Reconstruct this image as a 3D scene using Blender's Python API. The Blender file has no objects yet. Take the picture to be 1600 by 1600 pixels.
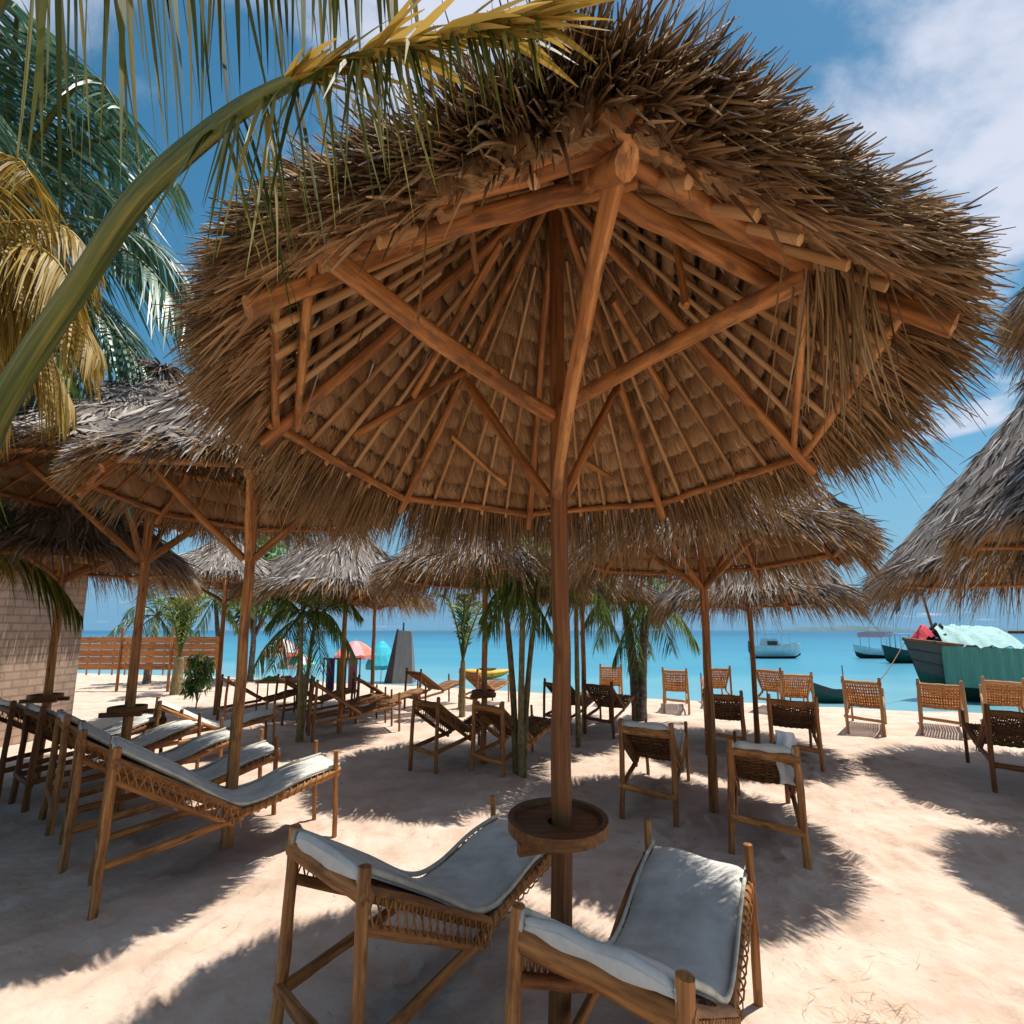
import bpy, math, random
import numpy as np
from mathutils import Vector, noise

R = math.radians
rng = np.random.default_rng(7)
random.seed(7)

# ------------------------------------------------------------------ camera, sky, sun, exposure
sc = bpy.context.scene
cam_d = bpy.data.cameras.new("camera")
cam = bpy.data.objects.new("camera", cam_d)
sc.collection.objects.link(cam)
cam_d.sensor_width = 36
cam_d.lens = 36 * 1000 / 1600
cam_d.clip_start = 0.05
cam_d.clip_end = 20000
cam.location = (0, 0, 1.55)
cam.rotation_euler = (R(90) + math.atan(0.185), 0, 0)
sc.camera = cam

SUN = Vector((0.62, 0.46, 2.3)).normalized()
w = bpy.data.worlds.new("World")
sc.world = w
w.use_nodes = True
nt = w.node_tree
nt.nodes.clear()
def wn(t, **k):
    n = nt.nodes.new(t)
    for a, b in k.items():
        setattr(n, a, b)
    return n
sky = wn("ShaderNodeTexSky", sky_type='NISHITA', sun_disc=False)
sky.sun_elevation = math.asin(SUN.z)
sky.sun_rotation = math.atan2(SUN.x, SUN.y)
sky.air_density = 1.0
sky.dust_density = 0.3
sky.ozone_density = 2.0
hsv = wn("ShaderNodeHueSaturation")
hsv.inputs["Hue"].default_value = 0.478
hsv.inputs["Saturation"].default_value = 1.28
hsv.inputs["Value"].default_value = 0.98
nt.links.new(sky.outputs[0], hsv.inputs["Color"])
tc = wn("ShaderNodeTexCoord")
sep = wn("ShaderNodeSeparateXYZ")
nt.links.new(tc.outputs["Generated"], sep.inputs[0])
# clouds: the direction is carried onto a flat layer overhead
zz = wn("ShaderNodeMath", operation='ADD'); zz.inputs[1].default_value = 0.12
nt.links.new(sep.outputs[2], zz.inputs[0])
dv = wn("ShaderNodeVectorMath", operation='DIVIDE')
cmb = wn("ShaderNodeCombineXYZ")
for i in range(3):
    nt.links.new(zz.outputs[0], cmb.inputs[i])
nt.links.new(tc.outputs["Generated"], dv.inputs[0])
nt.links.new(cmb.outputs[0], dv.inputs[1])
off = wn("ShaderNodeMapping")
off.inputs["Location"].default_value = (0.55, 0.35, 0.0)
nt.links.new(dv.outputs[0], off.inputs[0])
n1 = wn("ShaderNodeTexNoise")
n1.inputs["Scale"].default_value = 1.5
n1.inputs["Detail"].default_value = 7
n1.inputs["Roughness"].default_value = 0.56
n1.inputs["Distortion"].default_value = 0.35
nt.links.new(off.outputs[0], n1.inputs["Vector"])
# more cloud to the right of the view and high up
bias = wn("ShaderNodeMapRange")
bias.inputs["From Min"].default_value = 0.36
bias.inputs["From Max"].default_value = 0.85
bias.inputs["To Min"].default_value = -0.10
bias.inputs["To Max"].default_value = 0.16
sm = wn("ShaderNodeMath", operation='MULTIPLY_ADD')
sm.inputs[1].default_value = 0.35
nt.links.new(sep.outputs[0], sm.inputs[0])
nt.links.new(sep.outputs[2], sm.inputs[2])
nt.links.new(sm.outputs[0], bias.inputs["Value"])
ad = wn("ShaderNodeMath", operation='ADD')
nt.links.new(n1.outputs["Fac"], ad.inputs[0])
nt.links.new(bias.outputs[0], ad.inputs[1])
cr = wn("ShaderNodeMapRange", interpolation_type='SMOOTHSTEP')
cr.inputs["From Min"].default_value = 0.50
cr.inputs["From Max"].default_value = 0.66
cr.inputs["To Max"].default_value = 0.92
nt.links.new(ad.outputs[0], cr.inputs["Value"])
mixc = wn("ShaderNodeMixRGB")
mixc.inputs[2].default_value = (6.6, 7.0, 8.2, 1)
nt.links.new(cr.outputs[0], mixc.inputs[0])
# pale blue air above the sea horizon
hz = wn("ShaderNodeMapRange", interpolation_type='SMOOTHSTEP')
hz.inputs["From Min"].default_value = 0.0; hz.inputs["From Max"].default_value = 0.27
hz.inputs["To Min"].default_value = 0.95; hz.inputs["To Max"].default_value = 0.0
nt.links.new(sep.outputs[2], hz.inputs["Value"])
mixh = wn("ShaderNodeMixRGB")
mixh.inputs[2].default_value = (1.5, 3.6, 5.7, 1)
nt.links.new(hz.outputs[0], mixh.inputs[0])
nt.links.new(hsv.outputs[0], mixh.inputs[1])
nt.links.new(mixh.outputs[0], mixc.inputs[1])
bg = wn("ShaderNodeBackground")
bg.inputs["Strength"].default_value = 0.095
nt.links.new(mixc.outputs[0], bg.inputs[0])
wo = wn("ShaderNodeOutputWorld")
nt.links.new(bg.outputs[0], wo.inputs[0])

sd = bpy.data.lights.new("sun", 'SUN')
sd.energy = 4.8
sd.angle = R(0.55)
sd.color = (1.0, 0.93, 0.84)
so = bpy.data.objects.new("sun", sd)
sc.collection.objects.link(so)
so.rotation_euler = SUN.to_track_quat('Z', 'Y').to_euler()
so.location = (0, 0, 30)
sc.view_settings.view_transform = 'Standard'
sc.view_settings.look = 'None'
sc.view_settings.exposure = 0.24
sc.view_settings.gamma = 1
sc.cycles.max_bounces = 8
sc.cycles.diffuse_bounces = 5
sc.cycles.transparent_max_bounces = 8

# ------------------------------------------------------------------ helpers
# Every measure below is in the proportions of the place; the things themselves are
# built narrow across the beach (x), as narrow as the photograph shows them.
NARROW = 2 / 3

def unit(v):
    v = np.asarray(v, float)
    return v / np.maximum(np.linalg.norm(v, axis=-1, keepdims=True), 1e-9)

class MB:
    """collects geometry for ONE mesh object"""
    def __init__(s):
        s.v = []; s.f4 = []; s.f3 = []; s.g = []; s.r = []; s.m4 = []; s.m3 = []; s.n = 0
    def add(s, v, f, gr=None, rnd=None, mat=0):
        v = np.asarray(v, float).reshape(-1, 3)
        f = np.asarray(f, int)
        n = len(v)
        s.v.append(v)
        s.g.append(np.asarray(gr, float).reshape(-1, 3) if gr is not None else v.copy())
        if rnd is None:
            rnd = random.random()
        s.r.append(np.broadcast_to(np.asarray(rnd, float), (n,)).copy())
        if f.shape[1] == 4:
            s.f4.append(f + s.n); s.m4.append(np.full(len(f), mat))
        else:
            s.f3.append(f + s.n); s.m3.append(np.full(len(f), mat))
        s.n += n
    def build(s, name, mats, parent=None, loc=(0, 0, 0), smooth=True, origin=None):
        """loc: where the thing's base stands; vertices are given from there"""
        if not isinstance(mats, (list, tuple)):
            mats = [mats]
        me = bpy.data.meshes.new(name)
        v = np.concatenate(s.v).copy()
        v[:, 0] *= NARROW
        f4 = np.concatenate(s.f4) if s.f4 else np.zeros((0, 4), int)
        f3 = np.concatenate(s.f3) if s.f3 else np.zeros((0, 3), int)
        me.vertices.add(len(v)); me.vertices.foreach_set("co", v.ravel())
        nl = f4.size + f3.size
        me.loops.add(nl)
        me.loops.foreach_set("vertex_index", np.concatenate([f4.ravel(), f3.ravel()]).astype(np.int32))
        me.polygons.add(len(f4) + len(f3))
        st = np.concatenate([np.arange(len(f4)) * 4, f4.size + np.arange(len(f3)) * 3]).astype(np.int32)
        me.polygons.foreach_set("loop_start", st)
        mi = np.concatenate(s.m4 + s.m3) if (s.m4 or s.m3) else np.zeros(0)
        me.polygons.foreach_set("material_index", mi.astype(np.int32))
        me.polygons.foreach_set("use_smooth", np.full(len(f4) + len(f3), smooth))
        a = me.attributes.new("gr", 'FLOAT_VECTOR', 'POINT'); a.data.foreach_set("vector", np.concatenate(s.g).ravel())
        a = me.attributes.new("rnd", 'FLOAT', 'POINT'); a.data.foreach_set("value", np.concatenate(s.r))
        for m in mats:
            me.materials.append(M[m] if isinstance(m, str) else m)
        me.update(calc_edges=True)
        me.validate()
        o = bpy.data.objects.new(name, me)
        sc.collection.objects.link(o)
        if parent is not None:
            o.parent = parent
        else:
            o.location = (loc[0] * NARROW, loc[1], loc[2])
        return o

def thing(name, loc, label, cat, group=None):
    o = bpy.data.objects.new(name, None)
    o.empty_display_size = 0.2
    sc.collection.objects.link(o)
    o.location = (loc[0] * NARROW, loc[1], loc[2])
    tag(o, label, cat, group)
    return o

def tag(o, label, cat, group=None):
    o["label"] = label; o["category"] = cat
    if group:
        o["group"] = group
    return o

def structure(o, kind="structure"):
    o["kind"] = kind
    return o

def frame_of(t):
    t = unit(t)
    up = np.array([0, 0, 1.0]) if abs(t[2]) < 0.9 else np.array([0, 1.0, 0])
    a = unit(np.cross(t, up)); b = np.cross(a, t)
    return a, b

def tube(mb, pts, rad, seg=10, mat=0, rough=0.0, cap=True, rnd=None):
    pts = np.asarray(pts, float); n = len(pts)
    rad = np.broadcast_to(np.asarray(rad, float), (n,))
    tan = np.gradient(pts, axis=0) if n > 2 else np.tile(pts[1] - pts[0], (2, 1))
    tan = unit(tan)
    a, b = frame_of(tan[0])
    ph = np.linspace(0, 2 * np.pi, seg, endpoint=False)
    V = []; G = []; u = 0.0; o3 = rng.random(3) * 20
    lob = 1 + rough * np.sin(ph * 2 + rng.random() * 6) + rough * 0.6 * np.sin(ph * 3 + rng.random() * 6)
    for i in range(n):
        t = tan[i]
        a = unit(a - t * np.dot(a, t)); b = np.cross(t, a)
        if i:
            u += np.linalg.norm(pts[i] - pts[i - 1])
        rr = rad[i] * lob * (1 + rough * (rng.random(seg) - 0.5) * 0.8)
        V.append(pts[i] + np.outer(np.cos(ph) * rr, a) + np.outer(np.sin(ph) * rr, b))
        G.append(np.stack([np.full(seg, u), np.cos(ph) * rad[i], np.sin(ph) * rad[i]], 1) + o3)
    V = np.concatenate(V); G = np.concatenate(G)
    k = np.arange(seg); k2 = (k + 1) % seg
    F = np.concatenate([np.stack([i * seg + k, i * seg + k2, (i + 1) * seg + k2, (i + 1) * seg + k], 1) for i in range(n - 1)])
    rnd = random.random() if rnd is None else rnd
    mb.add(V, F, G, rnd, mat)
    if cap:
        for i, sg in ((0, -1), (n - 1, 1)):
            c = pts[i] + tan[i] * sg * rad[i] * 0.25
            ring = V[i * seg:(i + 1) * seg]
            fv = np.concatenate([ring, [c]])
            tri = np.stack([k, k2, np.full(seg, seg)], 1)
            if sg < 0:
                tri = tri[:, ::-1]
            mb.add(fv, tri, np.concatenate([G[i * seg:(i + 1) * seg], [G[i * seg:(i + 1) * seg].mean(0)]]), rnd, mat)

def log(mb, p0, p1, r0, r1=None, seg=10, bend=0.0, rough=0.05, n=7, mat=0, knots=True):
    """a slightly crooked round pole"""
    r1 = r0 if r1 is None else r1
    p0 = np.asarray(p0, float); p1 = np.asarray(p1, float)
    L = np.linalg.norm(p1 - p0)
    a, b = frame_of(p1 - p0)
    t = np.linspace(0, 1, n)
    ph = rng.random() * 6.28
    pts = p0 + np.outer(t, p1 - p0)
    am = bend if bend else L * 0.004
    pts += np.outer(np.sin(np.pi * t) * am, a * math.cos(ph) + b * math.sin(ph))
    pts[1:-1] += (rng.random((n - 2, 3)) - 0.5) * r0 * 0.25
    rr = r0 + (r1 - r0) * t
    rr = rr * (1 + (rng.random(n) - 0.5) * 0.12)
    tube(mb, pts, rr, seg, mat, rough)

def box(mb, c, s, rz=0.0, mat=0, rnd=None, jit=0.0):
    c = np.asarray(c, float); h = np.asarray(s, float) / 2
    v = np.array([[x, y, z] for x in (-1, 1) for y in (-1, 1) for z in (-1, 1)], float) * h
    v += (rng.random(v.shape) - 0.5) * jit
    g = v + rng.random(3) * 20
    ca, sa = math.cos(rz), math.sin(rz)
    v = np.stack([v[:, 0] * ca - v[:, 1] * sa, v[:, 0] * sa + v[:, 1] * ca, v[:, 2]], 1) + c
    f = [[0, 1, 3, 2], [4, 6, 7, 5], [0, 4, 5, 1], [2, 3, 7, 6], [0, 2, 6, 4], [1, 5, 7, 3]]
    for q in f:   # separate faces: crisp edges under smooth shading
        mb.add(v[q], [[0, 1, 2, 3]], g[q], 0.5 if rnd is None else rnd, mat)

def blades(mb, P, D, L, W, N=None, droop=0.0, segs=3, prof=2, mat=0, rnd=None, curl=0.0, tip=0.25):
    """many leaf strips at once: base P, direction D, length L, width W"""
    P = np.asarray(P, float); n = len(P)
    if n == 0:
        return
    D = unit(D)
    L = np.broadcast_to(np.asarray(L, float), (n,)); W = np.broadcast_to(np.asarray(W, float), (n,))
    if N is None:
        N = unit(rng.normal(size=(n, 3)))
    S = unit(np.cross(D, N)); U = unit(np.cross(S, D))
    droop = np.broadcast_to(np.asarray(droop, float), (n,))
    cu = (rng.random(n) - 0.5) * 2 * curl
    rnd = rng.random(n) if rnd is None else np.broadcast_to(rnd, (n,))
    o3 = rng.random((n, 3)) * 20
    ts = np.linspace(0, 1, segs + 1)
    V = []; G = []
    for t in ts:
        c = P + D * (L * t)[:, None]
        c = c + np.array([0, 0, -1.0]) * (droop * L * t * t)[:, None] + S * (cu * L * t * t)[:, None]
        wd = W * (min(1, 0.55 + t * 2.5)) * (1 - (1 - tip) * max(0, (t - 0.35) / 0.65) ** 1.4) / 2
        if prof == 2:
            V += [c - S * wd[:, None], c + S * wd[:, None]]
            G += [np.stack([L * t, -wd, 0 * wd], 1) + o3, np.stack([L * t, wd, 0 * wd], 1) + o3]
        else:
            V += [c - S * wd[:, None] - U * (wd * 0.45)[:, None], c + S * wd[:, None] - U * (wd * 0.45)[:, None], c + U * (wd * 0.8)[:, None]]
            G += [np.stack([L * t, -wd, 0 * wd], 1) + o3, np.stack([L * t, wd, 0 * wd], 1) + o3, np.stack([L * t, 0 * wd, wd], 1) + o3]
    k = prof
    V = np.stack(V, 1).reshape(-1, 3); G = np.stack(G, 1).reshape(-1, 3)
    per = k * (segs + 1)
    base = (np.arange(n) * per)[:, None, None]
    F = []
    for i in range(segs):
        a = i * k
        if k == 2:
            F.append([a, a + 1, a + 3, a + 2])
        else:
            for j in range(3):
                j2 = (j + 1) % 3
                F.append([a + j, a + j2, a + 3 + j2, a + 3 + j])
    F = (base + np.asarray(F)[None]).reshape(-1, 4)
    mb.add(V, F, G, np.repeat(rnd, per), mat)

def spline(ctrl, n):
    c = np.asarray(ctrl, float)
    P = np.concatenate([[2 * c[0] - c[1]], c, [2 * c[-1] - c[-2]]])
    out = []
    m = len(c) - 1
    for x in np.linspace(0, m, n):
        i = min(int(x), m - 1); t = x - i
        p0, p1, p2, p3 = P[i:i + 4]
        out.append(0.5 * ((2 * p1) + (-p0 + p2) * t + (2 * p0 - 5 * p1 + 4 * p2 - p3) * t * t + (-p0 + 3 * p1 - 3 * p2 + p3) * t ** 3))
    return np.array(out)

# ------------------------------------------------------------------ materials
M = {}
def mat(name, cols, rough=0.8, scale=(3, 3, 3), detail=4, var=0.35, bump=0.3, coord='gr', bump_scale=None,
        spec=0.3, transl=0.0, extra=None, sheen=0.0, bdist=0.01, metallic=0.0, stops=None):
    m = bpy.data.materials.new(name); m.use_nodes = True
    t = m.node_tree; t.nodes.clear()
    def N(ty, **k):
        n = t.nodes.new(ty)
        for a, b in k.items():
            setattr(n, a, b)
        return n
    out = N("ShaderNodeOutputMaterial"); b = N("ShaderNodeBsdfPrincipled")
    b.inputs["Roughness"].default_value = rough
    b.inputs["Specular IOR Level"].default_value = spec
    b.inputs["Metallic"].default_value = metallic
    if coord == 'gr':
        co = N("ShaderNodeAttribute", attribute_name="gr").outputs["Vector"]
    elif coord == 'obj':
        co = N("ShaderNodeTexCoord").outputs["Object"]
    else:
        co = N("ShaderNodeNewGeometry").outputs["Position"]
    mp = N("ShaderNodeMapping"); mp.inputs["Scale"].default_value = scale
    t.links.new(co, mp.inputs[0])
    no = N("ShaderNodeTexNoise"); no.inputs["Scale"].default_value = 1
    no.inputs["Detail"].default_value = detail; no.inputs["Roughness"].default_value = 0.6
    t.links.new(mp.outputs[0], no.inputs["Vector"])
    rn = N("ShaderNodeAttribute", attribute_name="rnd")
    # value = noise spread + per-piece random
    ma = N("ShaderNodeMath", operation='MULTIPLY_ADD'); ma.inputs[1].default_value = var
    t.links.new(rn.outputs["Fac"], ma.inputs[0])
    m2 = N("ShaderNodeMapRange"); m2.inputs["From Min"].default_value = 0.3; m2.inputs["From Max"].default_value = 0.7
    m2.inputs["To Min"].default_value = 0.0; m2.inputs["To Max"].default_value = 1 - var
    t.links.new(no.outputs["Fac"], m2.inputs["Value"])
    t.links.new(m2.outputs[0], ma.inputs[2])
    ramp = N("ShaderNodeValToRGB")
    el = ramp.color_ramp.elements
    ps = stops or list(np.linspace(0.08, 0.92, len(cols)))
    while len(el) < len(cols):
        el.new(0.5)
    for e, c, p in zip(el, cols, ps):
        e.position = float(p); e.color = (*c, 1)
    t.links.new(ma.outputs[0], ramp.inputs[0])
    colout = ramp.outputs[0]
    if extra:
        colout = extra(t, N, colout, co)
    t.links.new(colout, b.inputs["Base Color"])
    if bump:
        bp = N("ShaderNodeBump"); bp.inputs["Strength"].default_value = bump; bp.inputs["Distance"].default_value = bdist
        if bump_scale:
            mp2 = N("ShaderNodeMapping"); mp2.inputs["Scale"].default_value = bump_scale
            t.links.new(co, mp2.inputs[0])
            nb = N("ShaderNodeTexNoise"); nb.inputs["Scale"].default_value = 1; nb.inputs["Detail"].default_value = 5
            t.links.new(mp2.outputs[0], nb.inputs["Vector"])
            t.links.new(nb.outputs["Fac"], bp.inputs["Height"])
        else:
            t.links.new(no.outputs["Fac"], bp.inputs["Height"])
        t.links.new(bp.outputs[0], b.inputs["Normal"])
    if transl:
        tr = N("ShaderNodeBsdfTranslucent"); mx = N("ShaderNodeMixShader"); mx.inputs[0].default_value = transl
        t.links.new(colout, tr.inputs[0])
        t.links.new(b.outputs[0], mx.inputs[1]); t.links.new(tr.outputs[0], mx.inputs[2])
        t.links.new(mx.outputs[0], out.inputs[0])
    else:
        t.links.new(b.outputs[0], out.inputs[0])
    M[name] = m
    return m

def knots(t, N, col, co):
    mp = N("ShaderNodeMapping"); mp.inputs["Scale"].default_value = (5, 16, 16)
    t.links.new(co, mp.inputs[0])
    v = N("ShaderNodeTexVoronoi"); v.inputs["Scale"].default_value = 1
    t.links.new(mp.outputs[0], v.inputs["Vector"])
    r = N("ShaderNodeMapRange"); r.inputs["From Min"].default_value = 0.10; r.inputs["From Max"].default_value = 0.24
    r.inputs["To Min"].default_value = 0.62; r.inputs["To Max"].default_value = 0
    t.links.new(v.outputs["Distance"], r.inputs["Value"])
    mx = N("ShaderNodeMixRGB"); mx.inputs[2].default_value = (0.055, 0.022, 0.008, 1)
    t.links.new(r.outputs[0], mx.inputs[0]); t.links.new(col, mx.inputs[1])
    # patches of weathered grey-brown skin left on the poles
    m2 = N("ShaderNodeMapping"); m2.inputs["Scale"].default_value = (4, 14, 14)
    t.links.new(co, m2.inputs[0])
    n2 = N("ShaderNodeTexNoise"); n2.inputs["Scale"].default_value = 1; n2.inputs["Detail"].default_value = 7; n2.inputs["Roughness"].default_value = 0.7
    t.links.new(m2.outputs[0], n2.inputs["Vector"])
    r2 = N("ShaderNodeMapRange"); r2.inputs["From Min"].default_value = 0.50; r2.inputs["From Max"].default_value = 0.62
    r2.inputs["To Min"].default_value = 0; r2.inputs["To Max"].default_value = 0.7
    t.links.new(n2.outputs["Fac"], r2.inputs["Value"])
    mz = N("ShaderNodeMixRGB"); mz.inputs[2].default_value = (0.13, 0.065, 0.030, 1)
    t.links.new(r2.outputs[0], mz.inputs[0]); t.links.new(mx.outputs[0], mz.inputs[1])
    return mz.outputs[0]

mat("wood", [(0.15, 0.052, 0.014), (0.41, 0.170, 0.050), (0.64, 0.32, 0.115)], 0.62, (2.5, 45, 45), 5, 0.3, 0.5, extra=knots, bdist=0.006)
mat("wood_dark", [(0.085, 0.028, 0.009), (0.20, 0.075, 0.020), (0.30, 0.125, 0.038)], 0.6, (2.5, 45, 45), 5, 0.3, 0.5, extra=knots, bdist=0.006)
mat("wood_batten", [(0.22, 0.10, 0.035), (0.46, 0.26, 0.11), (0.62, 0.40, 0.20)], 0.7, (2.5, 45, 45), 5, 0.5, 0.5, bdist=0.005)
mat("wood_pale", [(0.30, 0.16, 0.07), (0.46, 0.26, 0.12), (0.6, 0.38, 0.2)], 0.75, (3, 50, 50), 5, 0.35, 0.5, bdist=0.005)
mat("thatch_top", [(0.05, 0.041, 0.037), (0.20, 0.17, 0.15), (0.40, 0.36, 0.33), (0.66, 0.62, 0.58)], 0.85, (5, 120, 60), 3, 0.72, 0.4, stops=[0.05, 0.35, 0.65, 0.95])
mat("thatch_fringe", [(0.065, 0.036, 0.014), (0.25, 0.145, 0.06), (0.40, 0.26, 0.12), (0.58, 0.43, 0.25)], 0.85, (5, 120, 60), 3, 0.7, 0.4, transl=0.12, stops=[0.05, 0.35, 0.65, 0.98])
mat("thatch_under", [(0.055, 0.026, 0.010), (0.22, 0.115, 0.048), (0.38, 0.225, 0.105), (0.56, 0.37, 0.20)], 0.9, (1.2, 110, 30), 3, 0.45, 0.7, transl=0.0, bdist=0.01)
mat("rope", [(0.10, 0.045, 0.018), (0.24, 0.12, 0.05), (0.36, 0.2, 0.09)], 0.85, (60, 60, 60), 3, 0.6, 0.5)
mat("rope_orange", [(0.20, 0.075, 0.02), (0.42, 0.19, 0.06), (0.52, 0.27, 0.1)], 0.8, (60, 60, 60), 3, 0.6, 0.5)
mat("canvas", [(0.52, 0.515, 0.475), (0.64, 0.635, 0.59), (0.74, 0.735, 0.69)], 0.9, (7, 7, 7), 5, 0.0, 0.35, coord='obj', bump_scale=(14, 14, 14), bdist=0.02)
mat("canvas_edge", [(0.42, 0.41, 0.33), (0.56, 0.55, 0.46), (0.64, 0.63, 0.54)], 0.9, (9, 9, 9), 5, 0.0, 0.3, coord='obj')
mat("leaf", [(0.03, 0.08, 0.018), (0.09, 0.19, 0.035), (0.18, 0.30, 0.06), (0.34, 0.40, 0.11)], 0.5, (2, 60, 60), 3, 0.8, 0.15, spec=0.5, transl=0.22)
mat("leaf_teal", [(0.015, 0.06, 0.04), (0.045, 0.14, 0.09), (0.11, 0.24, 0.15), (0.22, 0.34, 0.22)], 0.42, (2, 60, 60), 3, 0.8, 0.15, spec=0.6, transl=0.2)
mat("leaf_olive", [(0.025, 0.04, 0.006), (0.075, 0.09, 0.012), (0.14, 0.15, 0.025), (0.30, 0.25, 0.07)], 0.5, (2, 60, 60), 3, 0.8, 0.15, spec=0.2, transl=0.25)
mat("leaf_yellow", [(0.14, 0.10, 0.015), (0.32, 0.21, 0.03), (0.47, 0.31, 0.06), (0.60, 0.44, 0.13)], 0.55, (2, 60, 60), 3, 0.8, 0.15, spec=0.4, transl=0.3)
mat("stalk_green", [(0.035, 0.055, 0.010), (0.085, 0.11, 0.018), (0.20, 0.17, 0.04)], 0.55, (1.5, 90, 90), 5, 0.1, 0.6, spec=0.35)
mat("stalk_yellow", [(0.22, 0.15, 0.02), (0.42, 0.26, 0.04), (0.5, 0.34, 0.08)], 0.5, (2, 30, 30), 4, 0.2, 0.2)
mat("bark", [(0.05, 0.042, 0.035), (0.15, 0.125, 0.10), (0.28, 0.24, 0.20)], 0.9, (22, 8, 8), 5, 0.2, 0.9, bdist=0.02)
mat("bark_green", [(0.10, 0.08, 0.03), (0.22, 0.17, 0.07), (0.36, 0.30, 0.16)], 0.8, (14, 20, 20), 4, 0.3, 0.6)
mat("straw", [(0.40, 0.27, 0.12), (0.6, 0.45, 0.24)], 0.8, (5, 40, 40), 3, 0.7, 0.2)

def sand_extra(t, N, col, co):
    # wet, darker sand down by the waterline and fine darker specks of leaf litter
    v = N("ShaderNodeTexVoronoi"); v.inputs["Scale"].default_value = 4.5
    t.links.new(co, v.inputs["Vector"])
    r = N("ShaderNodeMapRange"); r.inputs["From Min"].default_value = 0.03; r.inputs["From Max"].default_value = 0.09
    r.inputs["To Min"].default_value = 0.55; r.inputs["To Max"].default_value = 0
    t.links.new(v.outputs["Distance"], r.inputs["Value"])
    mx = N("ShaderNodeMixRGB"); mx.inputs[2].default_value = (0.24, 0.14, 0.08, 1)
    t.links.new(r.outputs[0], mx.inputs[0]); t.links.new(col, mx.inputs[1])
    s = N("ShaderNodeSeparateXYZ"); t.links.new(co, s.inputs[0])
    z = N("ShaderNodeMapRange"); z.inputs["From Min"].default_value = -0.16; z.inputs["From Max"].default_value = -0.05
    z.inputs["To Min"].default_value = 0.6; z.inputs["To Max"].default_value = 0
    t.links.new(s.outputs[2], z.inputs["Value"])
    m2 = N("ShaderNodeMixRGB"); m2.inputs[2].default_value = (0.32, 0.24, 0.17, 1)
    t.links.new(z.outputs[0], m2.inputs[0]); t.links.new(mx.outputs[0], m2.inputs[1])
    return m2.outputs[0]
mat("sand", [(0.50, 0.37, 0.285), (0.61, 0.47, 0.375), (0.68, 0.55, 0.46)], 0.95, (2.2, 2.2, 2.2), 9, 0.0, 0.55, coord='pos', extra=sand_extra, bump_scale=(18, 18, 18), bdist=0.03, spec=0.15)

def flat(name, c, rough=0.6, **k):
    k.setdefault('scale', (6, 6, 6))
    return mat(name, [tuple(x * 0.82 for x in c), tuple(min(1, x * 1.1) for x in c)], rough, var=0.0, bump=k.pop('bump', 0.15), coord='obj', **k)
flat("white_paint", (0.72, 0.73, 0.74), 0.4)
flat("hull_dark", (0.035, 0.06, 0.06), 0.5)
flat("hull_grey", (0.075, 0.08, 0.075), 0.7, scale=(9, 9, 25), bump=0.6)
flat("hull_green", (0.012, 0.075, 0.05), 0.5)
flat("teal_cloth", (0.10, 0.27, 0.22), 0.85, scale=(25, 25, 2), bump=0.8)
flat("pale_tarp", (0.34, 0.56, 0.54), 0.7, scale=(7, 7, 7), bump=0.9)
flat("red_cloth", (0.62, 0.06, 0.08), 0.8)
flat("coral_cloth", (0.80, 0.24, 0.17), 0.8)
flat("pink_cloth", (0.80, 0.36, 0.38), 0.8)
flat("turquoise_cloth", (0.05, 0.50, 0.62), 0.8)
flat("aqua_cloth", (0.10, 0.60, 0.50), 0.8)
flat("purple_cloth", (0.22, 0.10, 0.34), 0.8)
flat("green_cloth", (0.16, 0.36, 0.09), 0.8)
flat("grey_canvas", (0.20, 0.22, 0.22), 0.85, scale=(20, 20, 2), bump=0.7)
flat("dark_canvas", (0.045, 0.045, 0.055), 0.85)
flat("yellow_plastic", (0.75, 0.42, 0.04), 0.5)
flat("flag_blue", (0.03, 0.10, 0.16), 0.8)
flat("skin", (0.16, 0.075, 0.045), 0.6)
flat("island_green", (0.10, 0.17, 0.19), 0.95)
flat("glass_dark", (0.03, 0.04, 0.05), 0.1)
flat("roof_brown", (0.22, 0.07, 0.03), 0.8)

def blocks(t, N, col, co):
    b = N("ShaderNodeTexBrick"); b.inputs["Scale"].default_value = 1.0
    b.inputs["Color1"].default_value = (0.50, 0.36, 0.27, 1); b.inputs["Color2"].default_value = (0.56, 0.42, 0.32, 1)
    b.inputs["Mortar"].default_value = (0.38, 0.27, 0.20, 1)
    b.inputs["Brick Width"].default_value = 0.30; b.inputs["Row Height"].default_value = 0.11; b.inputs["Mortar Size"].default_value = 0.014
    s = N("ShaderNodeSeparateXYZ"); t.links.new(co, s.inputs[0])
    a = N("ShaderNodeMath", operation='ADD'); t.links.new(s.outputs[0], a.inputs[0]); t.links.new(s.outputs[1], a.inputs[1])
    c = N("ShaderNodeCombineXYZ"); t.links.new(a.outputs[0], c.inputs[0]); t.links.new(s.outputs[2], c.inputs[1])
    t.links.new(c.outputs[0], b.inputs["Vector"])
    mx = N("ShaderNodeMixRGB", blend_type='MULTIPLY'); mx.inputs[0].default_value = 1
    t.links.new(b.outputs["Color"], mx.inputs[1]); t.links.new(col, mx.inputs[2])
    return mx.outputs[0]
mat("block_wall", [(0.75, 0.75, 0.75), (1.0, 1.0, 1.0)], 0.95, (5, 5, 5), 6, 0.0, 0.5, coord='obj', extra=blocks)
mat("plank_orange", [(0.26, 0.09, 0.03), (0.46, 0.19, 0.06), (0.58, 0.28, 0.10)], 0.7, (3, 30, 30), 4, 0.4, 0.3)

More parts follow.
